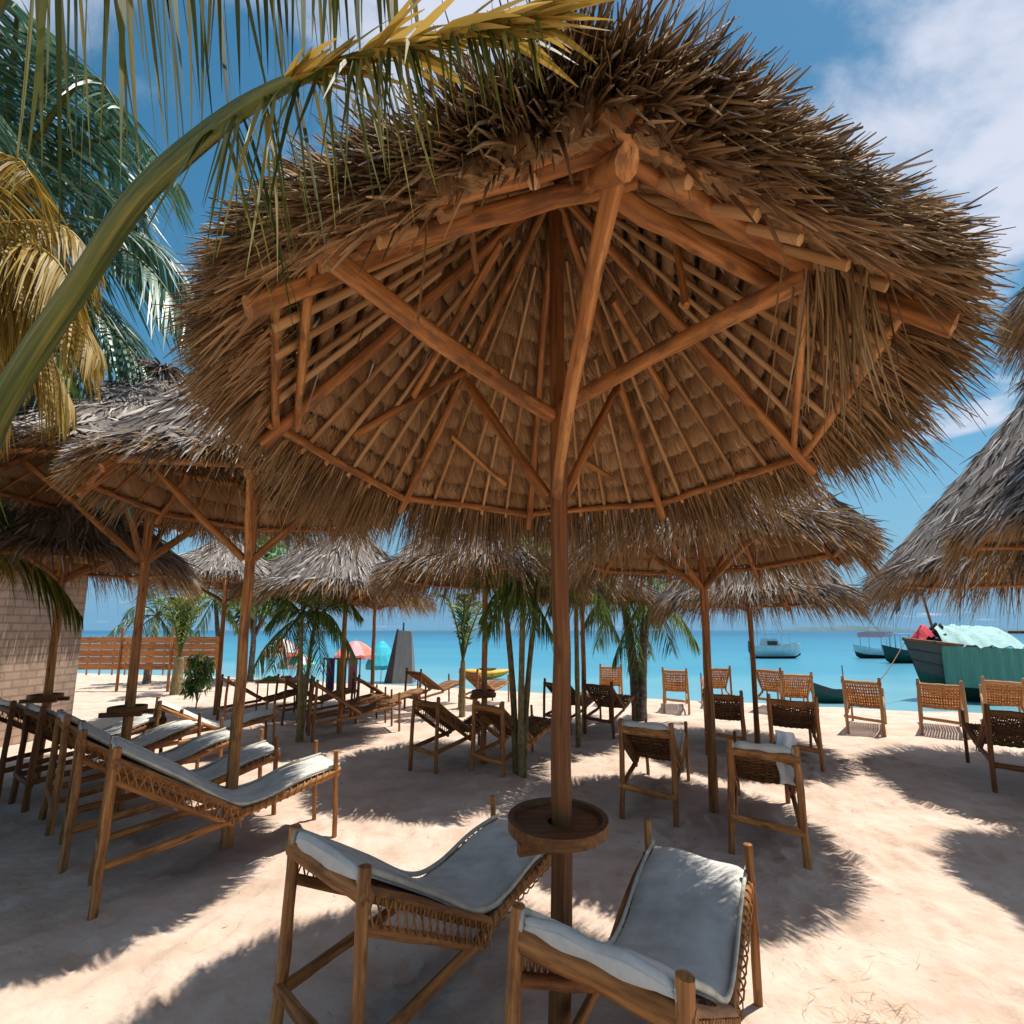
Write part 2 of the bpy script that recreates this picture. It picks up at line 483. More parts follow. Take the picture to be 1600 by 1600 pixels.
def sea_material():
    m = bpy.data.materials.new("sea_water"); m.use_nodes = True
    t = m.node_tree; b = t.nodes["Principled BSDF"]
    def N(ty, **k):
        n = t.nodes.new(ty)
        for a, c in k.items():
            setattr(n, a, c)
        return n
    g = N("ShaderNodeNewGeometry"); s = N("ShaderNodeSeparateXYZ"); t.links.new(g.outputs["Position"], s.inputs[0])
    # depth of the water grows away from the slanting shoreline
    a = N("ShaderNodeMath", operation='MULTIPLY_ADD'); a.inputs[1].default_value = 0.5
    t.links.new(s.outputs[0], a.inputs[0]); t.links.new(s.outputs[1], a.inputs[2])
    r = N("ShaderNodeMapRange"); r.inputs["From Min"].default_value = 17; r.inputs["From Max"].default_value = 320
    p = N("ShaderNodeMath", operation='POWER'); p.inputs[1].default_value = 0.42
    t.links.new(a.outputs[0], r.inputs["Value"]); t.links.new(r.outputs[0], p.inputs[0])
    n = N("ShaderNodeTexNoise"); n.inputs["Scale"].default_value = 0.06; n.inputs["Detail"].default_value = 4
    mp = N("ShaderNodeMapping"); mp.inputs["Scale"].default_value = (0.5, 1.6, 1)
    t.links.new(g.outputs["Position"], mp.inputs[0]); t.links.new(mp.outputs[0], n.inputs["Vector"])
    q = N("ShaderNodeMath", operation='MULTIPLY_ADD'); q.inputs[1].default_value = 0.5; 
    sb = N("ShaderNodeMath", operation='SUBTRACT'); sb.inputs[1].default_value = 0.25
    t.links.new(n.outputs["Fac"], q.inputs[0]); t.links.new(p.outputs[0], q.inputs[2]); t.links.new(q.outputs[0], sb.inputs[0])
    c = N("ShaderNodeValToRGB"); e = c.color_ramp.elements
    e.new(0.35); e.new(0.7)
    for el, pos, col in zip(e, (0.02, 0.28, 0.62, 1.0), ((0.26, 0.46, 0.47), (0.06, 0.28, 0.38), (0.02, 0.185, 0.31), (0.008, 0.09, 0.19))):
        el.position = pos; el.color = (*col, 1)
    t.links.new(sb.outputs[0], c.inputs[0]); t.links.new(c.outputs[0], b.inputs["Base Color"])
    b.inputs["Roughness"].default_value = 0.28; b.inputs["Specular IOR Level"].default_value = 0.35
    nb = N("ShaderNodeTexNoise"); nb.inputs["Scale"].default_value = 1.3; nb.inputs["Detail"].default_value = 6
    mp2 = N("ShaderNodeMapping"); mp2.inputs["Scale"].default_value = (0.7, 2.2, 1)
    t.links.new(g.outputs["Position"], mp2.inputs[0]); t.links.new(mp2.outputs[0], nb.inputs["Vector"])
    bp = N("ShaderNodeBump"); bp.inputs["Strength"].default_value = 0.7; bp.inputs["Distance"].default_value = 0.12
    t.links.new(nb.outputs["Fac"], bp.inputs["Height"]); t.links.new(bp.outputs[0], b.inputs["Normal"])
    M["sea_water"] = m
sea_material()

# ------------------------------------------------------------------ the setting: sand and sea
def shore(X):
    """distance along the view of the waterline at X"""
    return np.interp(X, [-60, -16, -5.7, 3.9, 12.9, 40], [34, 24.5, 21.2, 17.4, 14.4, 9.5])

def sand_z(X, Y):
    d = shore(X) - Y
    z = np.where(d > 2, 0, -0.16 * (2 - d) / 2)
    return np.where(d < 0, -0.16 + 0.10 * np.maximum(d, -60), z)

xs = np.concatenate([-np.geomspace(400, 7.5, 60), np.linspace(-7.4, 7.4, 330), np.geomspace(7.5, 400, 60)])
ys = np.concatenate([-np.geomspace(80, 1, 14), np.linspace(-0.8, 9, 300), np.geomspace(9.1, 90, 110)])
XX, YY = np.meshgrid(xs, ys)
ZZ = sand_z(XX, YY)
near = (np.abs(XX) < 14) & (YY > 0) & (YY < 16)
Zn = np.zeros_like(ZZ)
for i, j in zip(*np.nonzero(near)):
    x, y = XX[i, j], YY[i, j]
    p = Vector((x, y, 0))
    Zn[i, j] = 0.030 * noise.noise(p * 0.9) + 0.016 * noise.noise(p * 3.1) + 0.009 * noise.noise(p * 7.7) + 0.005 * noise.noise(p * 16)
ZZ += Zn
for k in range(560):     # trodden dimples
    fx, fy = rng.uniform(-7, 7), rng.uniform(1.0, 9)
    a = rng.uniform(-0.6, 0.6); rr = rng.uniform(0.06, 0.10)
    dx, dy = XX - fx, YY - fy
    u = (dx * math.cos(a) + dy * math.sin(a)) / rr; v = (-dx * math.sin(a) + dy * math.cos(a)) / (rr * 1.8)
    d2 = u * u + v * v
    m = d2 < 9
    ZZ[m] += -0.018 * np.exp(-d2[m] ** 1.5) + 0.008 * np.exp(-(np.sqrt(d2[m]) - 1.5) ** 2 * 4)
def bump_at(cx, cy, r, h):
    global ZZ
    ZZ += h * np.exp(-((XX - cx) ** 2 + (YY - cy) ** 2) / (r * r))
bump_at(-0.3, 6.9, 0.8, 0.10)
mb = MB()
nx = len(xs); idx = np.arange(len(ys) * nx).reshape(len(ys), nx)
F = np.stack([idx[:-1, :-1], idx[:-1, 1:], idx[1:, 1:], idx[1:, :-1]], -1).reshape(-1, 4)
mb.add(np.stack([XX, YY, ZZ], -1).reshape(-1, 3), F)
structure(mb.build("sand", "sand"))
mb = MB()
xa = np.array([-9000, -3000, -400, -60, 60, 400, 3000, 9000.]); ya = np.array([9, 40, 120, 600, 3000, 12000.])
XA, YA = np.meshgrid(xa, ya)
ii = np.arange(XA.size).reshape(XA.shape)
mb.add(np.stack([XA, YA, np.full_like(XA, -0.155)], -1).reshape(-1, 3), np.stack([ii[:-1, :-1], ii[:-1, 1:], ii[1:, 1:], ii[1:, :-1]], -1).reshape(-1, 4))
structure(mb.build("sea", "sea_water"))

def island(x0, x1, D, h, label):
    mb = MB()
    n = 60
    t = np.linspace(0, 1, n)
    x = x0 + (x1 - x0) * t
    prof = h * np.clip(np.sin(np.pi * t), 0, 1) ** 0.4 * np.array([0.75 + 0.5 * noise.noise(Vector((k * 0.21, D, 0))) for k in range(n)])
    rows = []
    for yy, s in ((0, 0), (20, 0.9), (120, 1.0), (300, 0)):
        rows.append(np.stack([x, np.full(n, D + yy), prof * s - 0.5], 1))
    v = np.concatenate(rows)
    i = np.arange(4 * n).reshape(4, n)
    mb.add(v, np.stack([i[:-1, :-1], i[:-1, 1:], i[1:, 1:], i[1:, :-1]], -1).reshape(-1, 4))
    structure(mb.build("hills", "island_green"))
island(1270, 1800, 1900, 17, "")
island(-700, 500, 2600, 9, "")
island(2450, 4200, 2400, 12, "")

# ------------------------------------------------------------------ thatched parasols
def cone_pt(c, ang, r, z):
    return np.array([c[0] + math.cos(ang) * r, c[1] + math.sin(ang) * r, z])

def parasol(name, label, group, base, R0, Rf, zr, za, angs, junction, table_z, fine=False, post_r=0.055,
            top_rows=11, dens=1.0, fringe_len=0.42, plates=None, lean=(0, 0), wood="wood"):
    t = thing(name, (base[0], base[1], 0), label, "thatched parasol", group)
    c = (lean[0], lean[1])                      # roof centre from the post's foot
    angs = np.radians(angs)
    nv = len(angs)
    slope = (za - zr) / R0
    def on(ang, r, dz=0.0):
        return cone_pt(c, ang, r, za - slope * r + dz)
    def on_s(ang, r, s_, dz=0.0):        # s_: share of the way from peak to eave, on a flat roof panel
        return cone_pt(c, ang, r, za - slope * R0 * s_ + dz)
    def batten_count(w_):
        return max(2, int(round(w_ / (0.24 if fine else 0.42))))
    seg = 14 if fine else 8
    # post
    mb = MB(); log(mb, (0, 0, -0.15), (c[0], c[1], za - 0.25), post_r, post_r * 0.8, seg, bend=0.025, n=12)
    mb.build("post", wood if not fine else "wood_dark", t)
    # eave poles, rafters
    for k in range(nv):
        dz_ = [-0.03 if fine and math.degrees(x) % 360 > 200 else -0.085 for x in (angs[k], angs[(k + 1) % nv])]
        a, b = on(angs[k], R0, dz_[0]), on(angs[(k + 1) % nv], R0, dz_[1])
        d = unit(b - a)
        mb = MB(); log(mb, a - d * 0.06, b + d * 0.06, 0.022 if fine else 0.026, 0.020 if fine else 0.022, 8 if fine else 6); mb.build("eave_pole", wood, t)
        mb = MB(); log(mb, on(angs[k], R0 + 0.07, -0.105), on(angs[k], 0.06, -0.10), 0.030 if fine else 0.034, 0.024, 10 if fine else 6); mb.build("rafter", wood, t)
    # inner ring of heavy plates and the struts below it
    if plates is not None:
        P, rr, extra = plates
        P = [np.array(x, float) for x in P]
        for k in range(len(P) - 1):
            a, b = P[k], P[k + 1]
            d = unit(b - a)
            side = k in (0, len(P) - 2)
            mb = MB(); log(mb, a - d * (0.02 if side else 0.10), b + d * 0.04, rr * (0.62 if side else 1), rr * (0.6 if side else 0.92), 12, n=9); mb.build("plate", wood, t)
            if not side:
                s = unit(np.array([(a + b)[0] / 2 - c[0], (a + b)[1] / 2 - c[1], 0.0]))
                up = np.array([0, 0, rr * 1.2]) + s * -0.16
                mb = MB(); log(mb, a - d * 0.02 + up, b + d * 0.05 + up, rr * 0.85, rr * 0.8, 12, n=9); mb.build("plate", wood, t)
    else:
        P = [on(angs[k], R0 * 0.72, -0.10) for k in range(0, nv, 2)]
    if fine:
        P = P[1:4] + [on(R(x), 0.86, -0.12) for x in extra]
    for k, p in enumerate(P):
        jz = junction - (0.0 if not fine else (0.0, 0.33, -0.03, 0.36, 0.34)[k % 5])
        st = np.array([c[0] * jz / za, c[1] * jz / za, jz])
        s = unit(np.array([p[0] - c[0], p[1] - c[1], 0.0]))
        mb = MB(); log(mb, st + s * post_r * 0.8, p + np.array([0, 0, -0.045]), 0.032 if fine else 0.036, 0.03, 10, bend=0.02); mb.build("strut", wood, t)
    # battens: three or more between each pair of rafters
    for k in range(nv):
        a0, a1 = angs[k], angs[(k + 1) % nv]
        if a1 < a0:
            a1 += 2 * np.pi
        w_ = (a1 - a0) * R0
        nb = batten_count(w_)
        A, B = on(a0, R0), on(a1, R0)
        mb_all = MB()
        for q in range(1, nb):
            f = q / nb
            e = A + (B - A) * f
            rad = np.linalg.norm(e[:2] - np.array(c))
            an = math.atan2(e[1] - c[1], e[0] - c[0]) + rng.normal() * 0.01
            r_in = rad * (0.16 + 0.30 * (1 if q % 2 else 0) + 0.06 * rng.random())
            if fine:
                mb = MB(); log(mb, on_s(an, rad + (0.05 if math.sin(an) > 0 else 0.0), 1.03 if math.sin(an) > 0 else 1.0, -0.072), on_s(an + rng.normal() * 0.01, r_in, r_in / rad, -0.074), 0.0145, 0.012, 6, n=6); mb.build("batten", "wood_batten" if fine else wood, t)
            else:
                log(mb_all, on_s(an, rad + 0.06, 1.03, -0.066), on_s(an, r_in, r_in / rad, -0.066), 0.014, 0.012, 5, n=3)
        if not fine:
            mb_all.build("batten", wood, t)
    # the roof sheet seen from below: rows of folded leaf, each row overlapping the next
    mb = MB()
    def poly_r(an):
        """radius of the eave polygon at this angle as a share of R0"""
        an = np.asarray(an) % (2 * np.pi)
        out = np.ones_like(an)
        for k in range(nv):
            a0, a1 = angs[k], angs[(k + 1) % nv]
            if a1 < a0:
                a1 += 2 * np.pi
            for sh in (0, 2 * np.pi):
                m_ = (an + sh >= a0) & (an + sh <= a1)
                mid = (a0 + a1) / 2
                out = np.where(m_, math.cos((a1 - a0) / 2) / np.cos(an + sh - mid), out)
        return out
    row_h = 0.135 if fine else 0.19
    rows = int(R0 * math.hypot(1, slope) / row_h)
    na = 640 if fine else 120
    for i in range(rows):
        s0 = 1.02 - i / rows; s1 = s0 - 1.55 / rows
        if s1 < 0.02:
            s1 = 0.02
        an = np.linspace(0, 2 * np.pi, na, endpoint=False)
        pr_ = poly_r(an)
        V = []; G = []
        ph = rng.random() * 6
        nc = 42 if fine else 20
        jag = 0.006 * rng.normal(size=na) + 0.008 * np.sin(an * 31 + i)
        puff = np.zeros(na)
        for k in range(nv):
            a0, a1 = angs[k], angs[(k + 1) % nv]
            if a1 < a0:
                a1 += 2 * np.pi
            nb = batten_count((a1 - a0) * R0); mid = (a0 + a1) / 2; hw = math.tan((a1 - a0) / 2)
            for sh in (0, 2 * np.pi):
                m_ = (an + sh >= a0) & (an + sh <= a1)
                ff = (np.tan(an + sh - mid) / hw + 1) / 2
                puff = np.where(m_, np.abs(np.sin(np.pi * np.where(m_, ff, 0) * nb)), puff)
        for q, (s_, dz) in enumerate(((s0, 0.045), (s0 - 0.03 / rows, -0.016), (s0 - 0.17 / rows, -0.044), (s0 - 0.44 / rows, -0.050), (s0 - 0.68 / rows, -0.024), (s0 - 0.72 / rows, 0.045))):
            r_ = R0 * s_ * pr_ + (jag if q == 0 else 0)
            r_ = np.maximum(r_, 0.02)
            z_ = za - slope * R0 * s_ + (dz * (0.72 + 0.34 * puff ** 0.5) if dz < 0.02 else 0.085) + rng.normal(size=na) * 0.005
            V.append(np.stack([c[0] + np.cos(an) * r_, c[1] + np.sin(an) * r_, z_], 1))
            G.append(np.stack([np.full(na, s_ * 3 + i * 7.0), an * R0 * s_, np.full(na, i * 3.0)], 1))
        V = np.concatenate(V); G = np.concatenate(G)
        k = np.arange(na); k2 = (k + 1) % na
        F = np.concatenate([np.stack([q * na + k, q * na + k2, (q + 1) * na + k2, (q + 1) * na + k], 1) for q in range(5)])
        cell = rng.random(80)[(np.floor((an * nc + ph) / (2 * np.pi) + 0.5).astype(int)) % 80]
        mb.add(V, F, G, np.tile(0.15 + 0.55 * cell + 0.3 * rng.random(na), 6))
    # leaf ends hanging just inside the eave
    n = int((1500 if fine else 300) * dens)
    an = rng.random(n) * 2 * np.pi
    sr = rng.uniform(0.95, 1.03, n)
    r_ = R0 * poly_r(an) * sr
    P_ = np.stack([c[0] + np.cos(an) * r_, c[1] + np.sin(an) * r_, za - slope * R0 * sr - 0.03], 1)
    D_ = np.stack([np.cos(an), np.sin(an), -0.55 - 0.35 * rng.random(n)], 1) + rng.normal(size=(n, 3)) * 0.14
    blades(mb, P_, D_, rng.uniform(0.10, 0.24, n), 0.012 if fine else 0.02, segs=2, droop=0.1)
    # loose leaf ends along every row, underneath
    n = int((700 if fine else 300) * dens)
    an = rng.random(n) * 2 * np.pi; s_ = np.sqrt(rng.random(n)) * 0.98
    i_ = np.ceil((1.02 - s_) * rows); s_ = 1.02 - i_ / rows
    r_ = R0 * s_ * poly_r(an)
    ok = s_ > 0.08
    an, s_, r_ = an[ok], s_[ok], r_[ok]
    P_ = np.stack([c[0] + np.cos(an) * (r_ - 0.05), c[1] + np.sin(an) * (r_ - 0.05), za - slope * R0 * s_ + 0.0], 1)
    D_ = np.stack([np.cos(an), np.sin(an), -slope - 0.15 - 0.25 * rng.random(len(an))], 1) + rng.normal(size=(len(an), 3)) * 0.12
    blades(mb, P_, D_, rng.uniform(0.05, 0.10, len(an)), 0.014, np.tile([0, 0, 1.0], (len(an), 1)) + rng.normal(size=(len(an), 3)) * 0.2, segs=1)
    roof = mb.build("thatch_roof", "thatch_under", t)
    # outer layers, sun-bleached: rows of leaf laid over one another
    mb = MB()
    for i in range(top_rows):
        s_ = 1.04 - 0.97 * i / top_rows
        n = int((1000 if fine else 380) * dens * (s_ + 0.12))
        an = rng.random(n) * 2 * np.pi
        ss = s_ + rng.normal(size=n) * 0.04
        r_ = R0 * ss * poly_r(an)
        P_ = np.stack([c[0] + np.cos(an) * r_ * 0.93, c[1] + np.sin(an) * r_ * 0.93, za - slope * R0 * ss * 0.93 + 0.085 + 0.03 * rng.random(n)], 1)
        D_ = np.stack([np.cos(an), np.sin(an), np.full(n, -slope + 0.08)], 1) + rng.normal(size=(n, 3)) * np.array([0.22, 0.22, 0.13])
        L_ = rng.uniform(0.18, 0.42, n)
        L_ = np.minimum(L_, np.maximum(0.08, (Rf - (0.14 if not fine else 0.14 + 0.2 * (0.5 - 0.5 * np.sin(an))) - r_ * 0.93) / 0.85))
        blades(mb, P_, D_, L_, rng.uniform(0.008, 0.019, n) if fine else rng.uniform(0.016, 0.034, n), np.tile([0, 0, 1.0], (n, 1)) + rng.normal(size=(n, 3)) * 0.5, droop=rng.uniform(0, 0.25, n), segs=2, curl=0.25)
    # a continuous coat below the loose leaves
    an = np.linspace(0, 2 * np.pi, 96, endpoint=False); pr_ = poly_r(an)
    V = []
    ls = np.linspace(1.06, 0.0, 14)
    for s_ in ls:
        r_ = R0 * s_ * pr_
        V.append(np.stack([c[0] + np.cos(an) * r_, c[1] + np.sin(an) * r_, za - slope * R0 * s_ + 0.10 + rng.normal(size=96) * 0.012], 1))
    V = np.concatenate(V); k = np.arange(96); k2 = (k + 1) % 96
    F = np.concatenate([np.stack([q * 96 + k, q * 96 + k2, (q + 1) * 96 + k2, (q + 1) * 96 + k], 1) for q in range(len(ls) - 1)])
    mb.add(V, F, V * 1.0, np.tile(rng.random(96) * 0.4, len(ls)))
    # tuft at the peak
    n = int(260 * dens)
    an = rng.random(n) * 2 * np.pi
    P_ = np.stack([c[0] + 0.05 * np.cos(an), c[1] + 0.05 * np.sin(an), np.full(n, za + 0.10)], 1)
    D_ = np.stack([np.cos(an), np.sin(an), rng.uniform(-0.9, 0.5, n)], 1)
    blades(mb, P_, D_, rng.uniform(0.2, 0.45, n), 0.03, droop=0.5, segs=3)
    mb.build("top_thatch", "thatch_top", roof)
    # fringe round the eave: stiff leaf ribs pointing out and down
    mb = MB()
    layers = 7 if fine else 4
    for ly in range(layers):
        n = int((1900 if fine else 800) * dens)
        an = rng.random(n) * 2 * np.pi
        far = 0.5 + 0.5 * np.sin(an)            # 1 on the seaward side
        f = ly / max(1, layers - 1)
        sr = 0.99 - 0.07 * f * rng.random(n)
        r_ = R0 * poly_r(an) * sr
        bz = za - slope * R0 * sr + 0.06 - 0.07 * f
        P_ = np.stack([c[0] + np.cos(an) * r_, c[1] + np.sin(an) * r_, bz + 0.03 * rng.random(n)], 1)
        sl = -slope * (0.22 + 0.50 * rng.random(n)) - (0.05 + 0.38 * far) * f
        nbin = 150 if fine else 70          # leaves of one bundle lie together
        bin_ = (an / (2 * np.pi) * nbin).astype(int)
        tilt = rng.normal(size=(nbin, 3)) * np.array([0.12, 0.12, 0.06])
        blen = rng.uniform(0.80, 1.04, nbin)
        D_ = np.stack([np.cos(an), np.sin(an), sl], 1) + tilt[bin_] + rng.normal(size=(n, 3)) * np.array([0.05, 0.05, 0.035])
        Re = Rf
        if fine:
            Re = Rf - 0.26 * (1 - far) ** 1.4 + 0.13 * np.exp(-((np.degrees(an) - 266) / 10) ** 2) - 0.10 * np.exp(-((np.degrees(an) - 296) / 12) ** 2) + 0.07 * np.exp(-((np.degrees(an) - 216) / 17) ** 2) + 0.04 * np.exp(-((np.degrees(an) - 318) / 13) ** 2)
        reach = (Re - r_) * (0.80 + 0.22 * rng.random(n)) * blen[bin_]
        L_ = np.maximum(0.1, reach / np.maximum(0.3, 1 / np.sqrt(1 + sl * sl)))
        W_ = rng.uniform(0.004, 0.013, n) * (1.25 - 0.45 * far) * (1.0 if fine else 1.7)
        blades(mb, P_, D_, L_, W_, droop=rng.uniform(0.0, 0.28, n) + 0.08 * far, segs=4 if fine else 3, prof=3 if fine else 2, curl=0.2, tip=0.2,
               rnd=np.clip(rng.random(n) * 0.9 + 0.12 * np.sin(an * 23), 0, 1), mat=1 if ly < (1 if fine else 2) else 0)
    mb.build("fringe", ["thatch_fringe", "thatch_top"], roof)
    # small round table board fixed to the post
    if table_z:
        mb = MB()
        px, py = c[0] * table_z / za, c[1] * table_z / za
        ph = np.linspace(0, 2 * np.pi, 40, endpoint=False)
        r1 = 0.275 if fine else 0.21
        for (ra, za_, rb, zb_) in ((post_r * 0.9, 0.0, r1 - 0.035, 0.0), (r1 - 0.035, 0.0, r1 - 0.03, 0.018), (r1 - 0.03, 0.018, r1, 0.018), (r1, 0.018, r1, -0.022), (r1, -0.022, post_r * 0.9, -0.022)):
            V = np.concatenate([np.stack([px + np.cos(ph) * ra, py + np.sin(ph) * ra, np.full(40, table_z + za_)], 1),
                                np.stack([px + np.cos(ph) * rb, py + np.sin(ph) * rb, np.full(40, table_z + zb_)], 1)])
            k = np.arange(40); k2 = (k + 1) % 40
            g = V * np.array([1.0, 1.0, 1.0]) + 3
            mb.add(V, np.stack([k, k2, 40 + k2, 40 + k], 1), g[:, [0, 1, 2]], 0.5)
        box(mb, (px, py + 0.10, table_z - 0.0425), (0.46, 0.045, 0.04), 0.3)
        box(mb, (px, py - 0.10, table_z - 0.0425), (0.46, 0.045, 0.04), 0.3)
        mb.build("table_board", "wood_dark", t, smooth=False)
    return t

GP = "thatched parasols standing over the sun loungers"
main = parasol("thatched_parasol", "large thatched parasol close overhead, its rafters, struts and round post board seen from below", GP,
        (0.24, 2.5), 1.66, 2.04, 2.40, 3.62, [6, 50, 94, 138, 188, 228, 269, 316], 2.42, 0.86, fine=True, post_r=0.062,
        plates=([(-1.50, -0.10, 2.34), (-0.88, -1.25, 2.41), (0.06, -1.43, 2.46), (0.90, -0.98, 2.49), (1.66, 0.28, 2.35)], 0.032, [50, 138]), lean=(0.05, 0.08), top_rows=10)
# a dry frond end and two cords hanging inside the near right eave
mb = MB()
n = 110
P_ = np.stack([rng.normal(0.98, 0.05, n), rng.normal(-1.02, 0.07, n), rng.uniform(2.55, 2.68, n)], 1)
D_ = np.stack([rng.normal(0.03, 0.13, n), rng.normal(0.05, 0.1, n), np.full(n, -1.0)], 1)
blades(mb, P_, D_, rng.uniform(0.25, 0.62, n), 0.012, droop=0.0, segs=4, curl=0.18, prof=3)
mb.build("dry_frond", "thatch_fringe", main)
for a_, b_, r_ in (((0.95, 0.62, 2.72), (0.45, 0.18, 3.02), 0.024), ((-0.95, 0.42, 2.66), (-0.30, -0.22, 3.05), 0.022), ((-1.32, 0.30, 2.42), (-0.62, 0.62, 2.86), 0.022),
                   ((0.62, -0.55, 2.60), (0.64, -0.40, 2.98), 0.018), ((-0.42, -0.55, 2.72), (-0.46, -0.80, 2.98), 0.016), ((-0.30, 1.36, 2.44), (-0.75, 0.95, 2.62), 0.018), ((0.66, 1.22, 2.44), (0.30, 1.30, 2.62), 0.018)):
    mb = MB(); log(mb, a_, b_, r_, r_ * 0.9, 8); mb.build("brace", "wood", main)
for x, y, z, L in ((-0.52, -1.28, 2.62, 0.45), (-0.95, -1.1, 2.55, 0.2)):
    mb = MB(); tube(mb, spline([(x, y, z), (x + 0.01, y, z - L * 0.5), (x - 0.01, y, z - L)], 8), 0.004, 5); mb.build("cord", "rope", main)

PL = [
 # label, base, R0, Rf, zr, za, junction, table, dens, lean
 ("thatched parasol on the crooked post just behind the woven-sided loungers at left", (-3.1, 5.0), 1.45, 1.66, 2.62, 3.8, 2.1, 0, 1.2, (0, 0)),
 ("tall thatched parasol with a grey peak and forked post, beside the palm fronds at left", (-5.2, 6.0), 1.9, 2.15, 2.85, 3.98, 2.2, 0.86, 1.3, (0, 0)),
 ("thatched parasol on the leaning post in front of the beige block wall", (-7.6, 7.2), 1.6, 2.0, 2.35, 3.4, 2.1, 0.85, 0.8, (0, 0)),
 ("thatched parasol between the two wooden loungers and the folded grey canvas tent", (-0.52, 8.0), 1.7, 2.1, 2.26, 3.45, 2.2, 0.82, 1.0, (0, 0)),
 ("slim-post thatched parasol by the pink beach umbrella, nearer than its neighbour", (-3.95, 10.2), 1.6, 2.0, 2.2, 3.25, 1.95, 0, 0.6, (0, 0)),
 ("small far thatched parasol directly in front of the turquoise beach umbrella", (-4.3, 13.6), 1.6, 2.0, 2.2, 3.1, 2.0, 0, 0.5, (0, 0)),
 ("thatched parasol on the thin reddish post between the big post and the forked palm", (1.7, 10.4), 1.5, 1.85, 2.15, 3.2, 1.95, 0, 0.6, (0, 0)),
 ("wide thatched parasol with open front eave over the two woven chairs right of centre", (2.64, 5.95), 1.72, 2.02, 2.30, 3.85, 1.95, 0, 1.2, (0, 0)),
 ("lower thatched parasol behind the wide one, its dark post before the white motorboat", (5.1, 9.3), 1.75, 2.1, 2.02, 3.55, 1.85, 0, 1.0, (0, 0)),
 ("grey thatched parasol cut by the right edge above the moored wooden boat", (9.1, 6.9), 2.4, 2.8, 2.24, 4.3, 2.0, 0, 1.1, (0, 0)),
 ("high thatched parasol of which only the fringe tips show at the upper right edge", (6.9, 3.7), 1.3, 1.62, 4.0, 5.0, 2.5, 0, 1.0, (0, 0)),
 ("extra thatched parasol mostly outside the right edge, added to shade the sand at lower right", (6.6, 4.3), 1.4, 1.66, 2.35, 3.4, 2.1, 0, 1.0, (0, 0)),  # extra roof, added so its shadow falls on the lower right sand
 ("far thatched parasol with grey top behind the orange plank fence", (-8.3, 12.4), 1.7, 2.1, 2.5, 3.3, 2.1, 0, 0.6, (0, 0)),
 ("far thatched parasol above the small green shrub, right of the plank fence", (-6.4, 13.2), 1.6, 2.0, 2.4, 3.3, 2.1, 0, 0.6, (0, 0)),
]
for lab, b, R0, Rf, zr, za, jn, tz, de, ln in PL:
    o_ = rng.random() * 45
    parasol("thatched_parasol", lab, GP, b, R0, Rf, zr, za, [o_ + 45 * k for k in range(8)], jn, tz, dens=de, lean=ln, post_r=0.06)

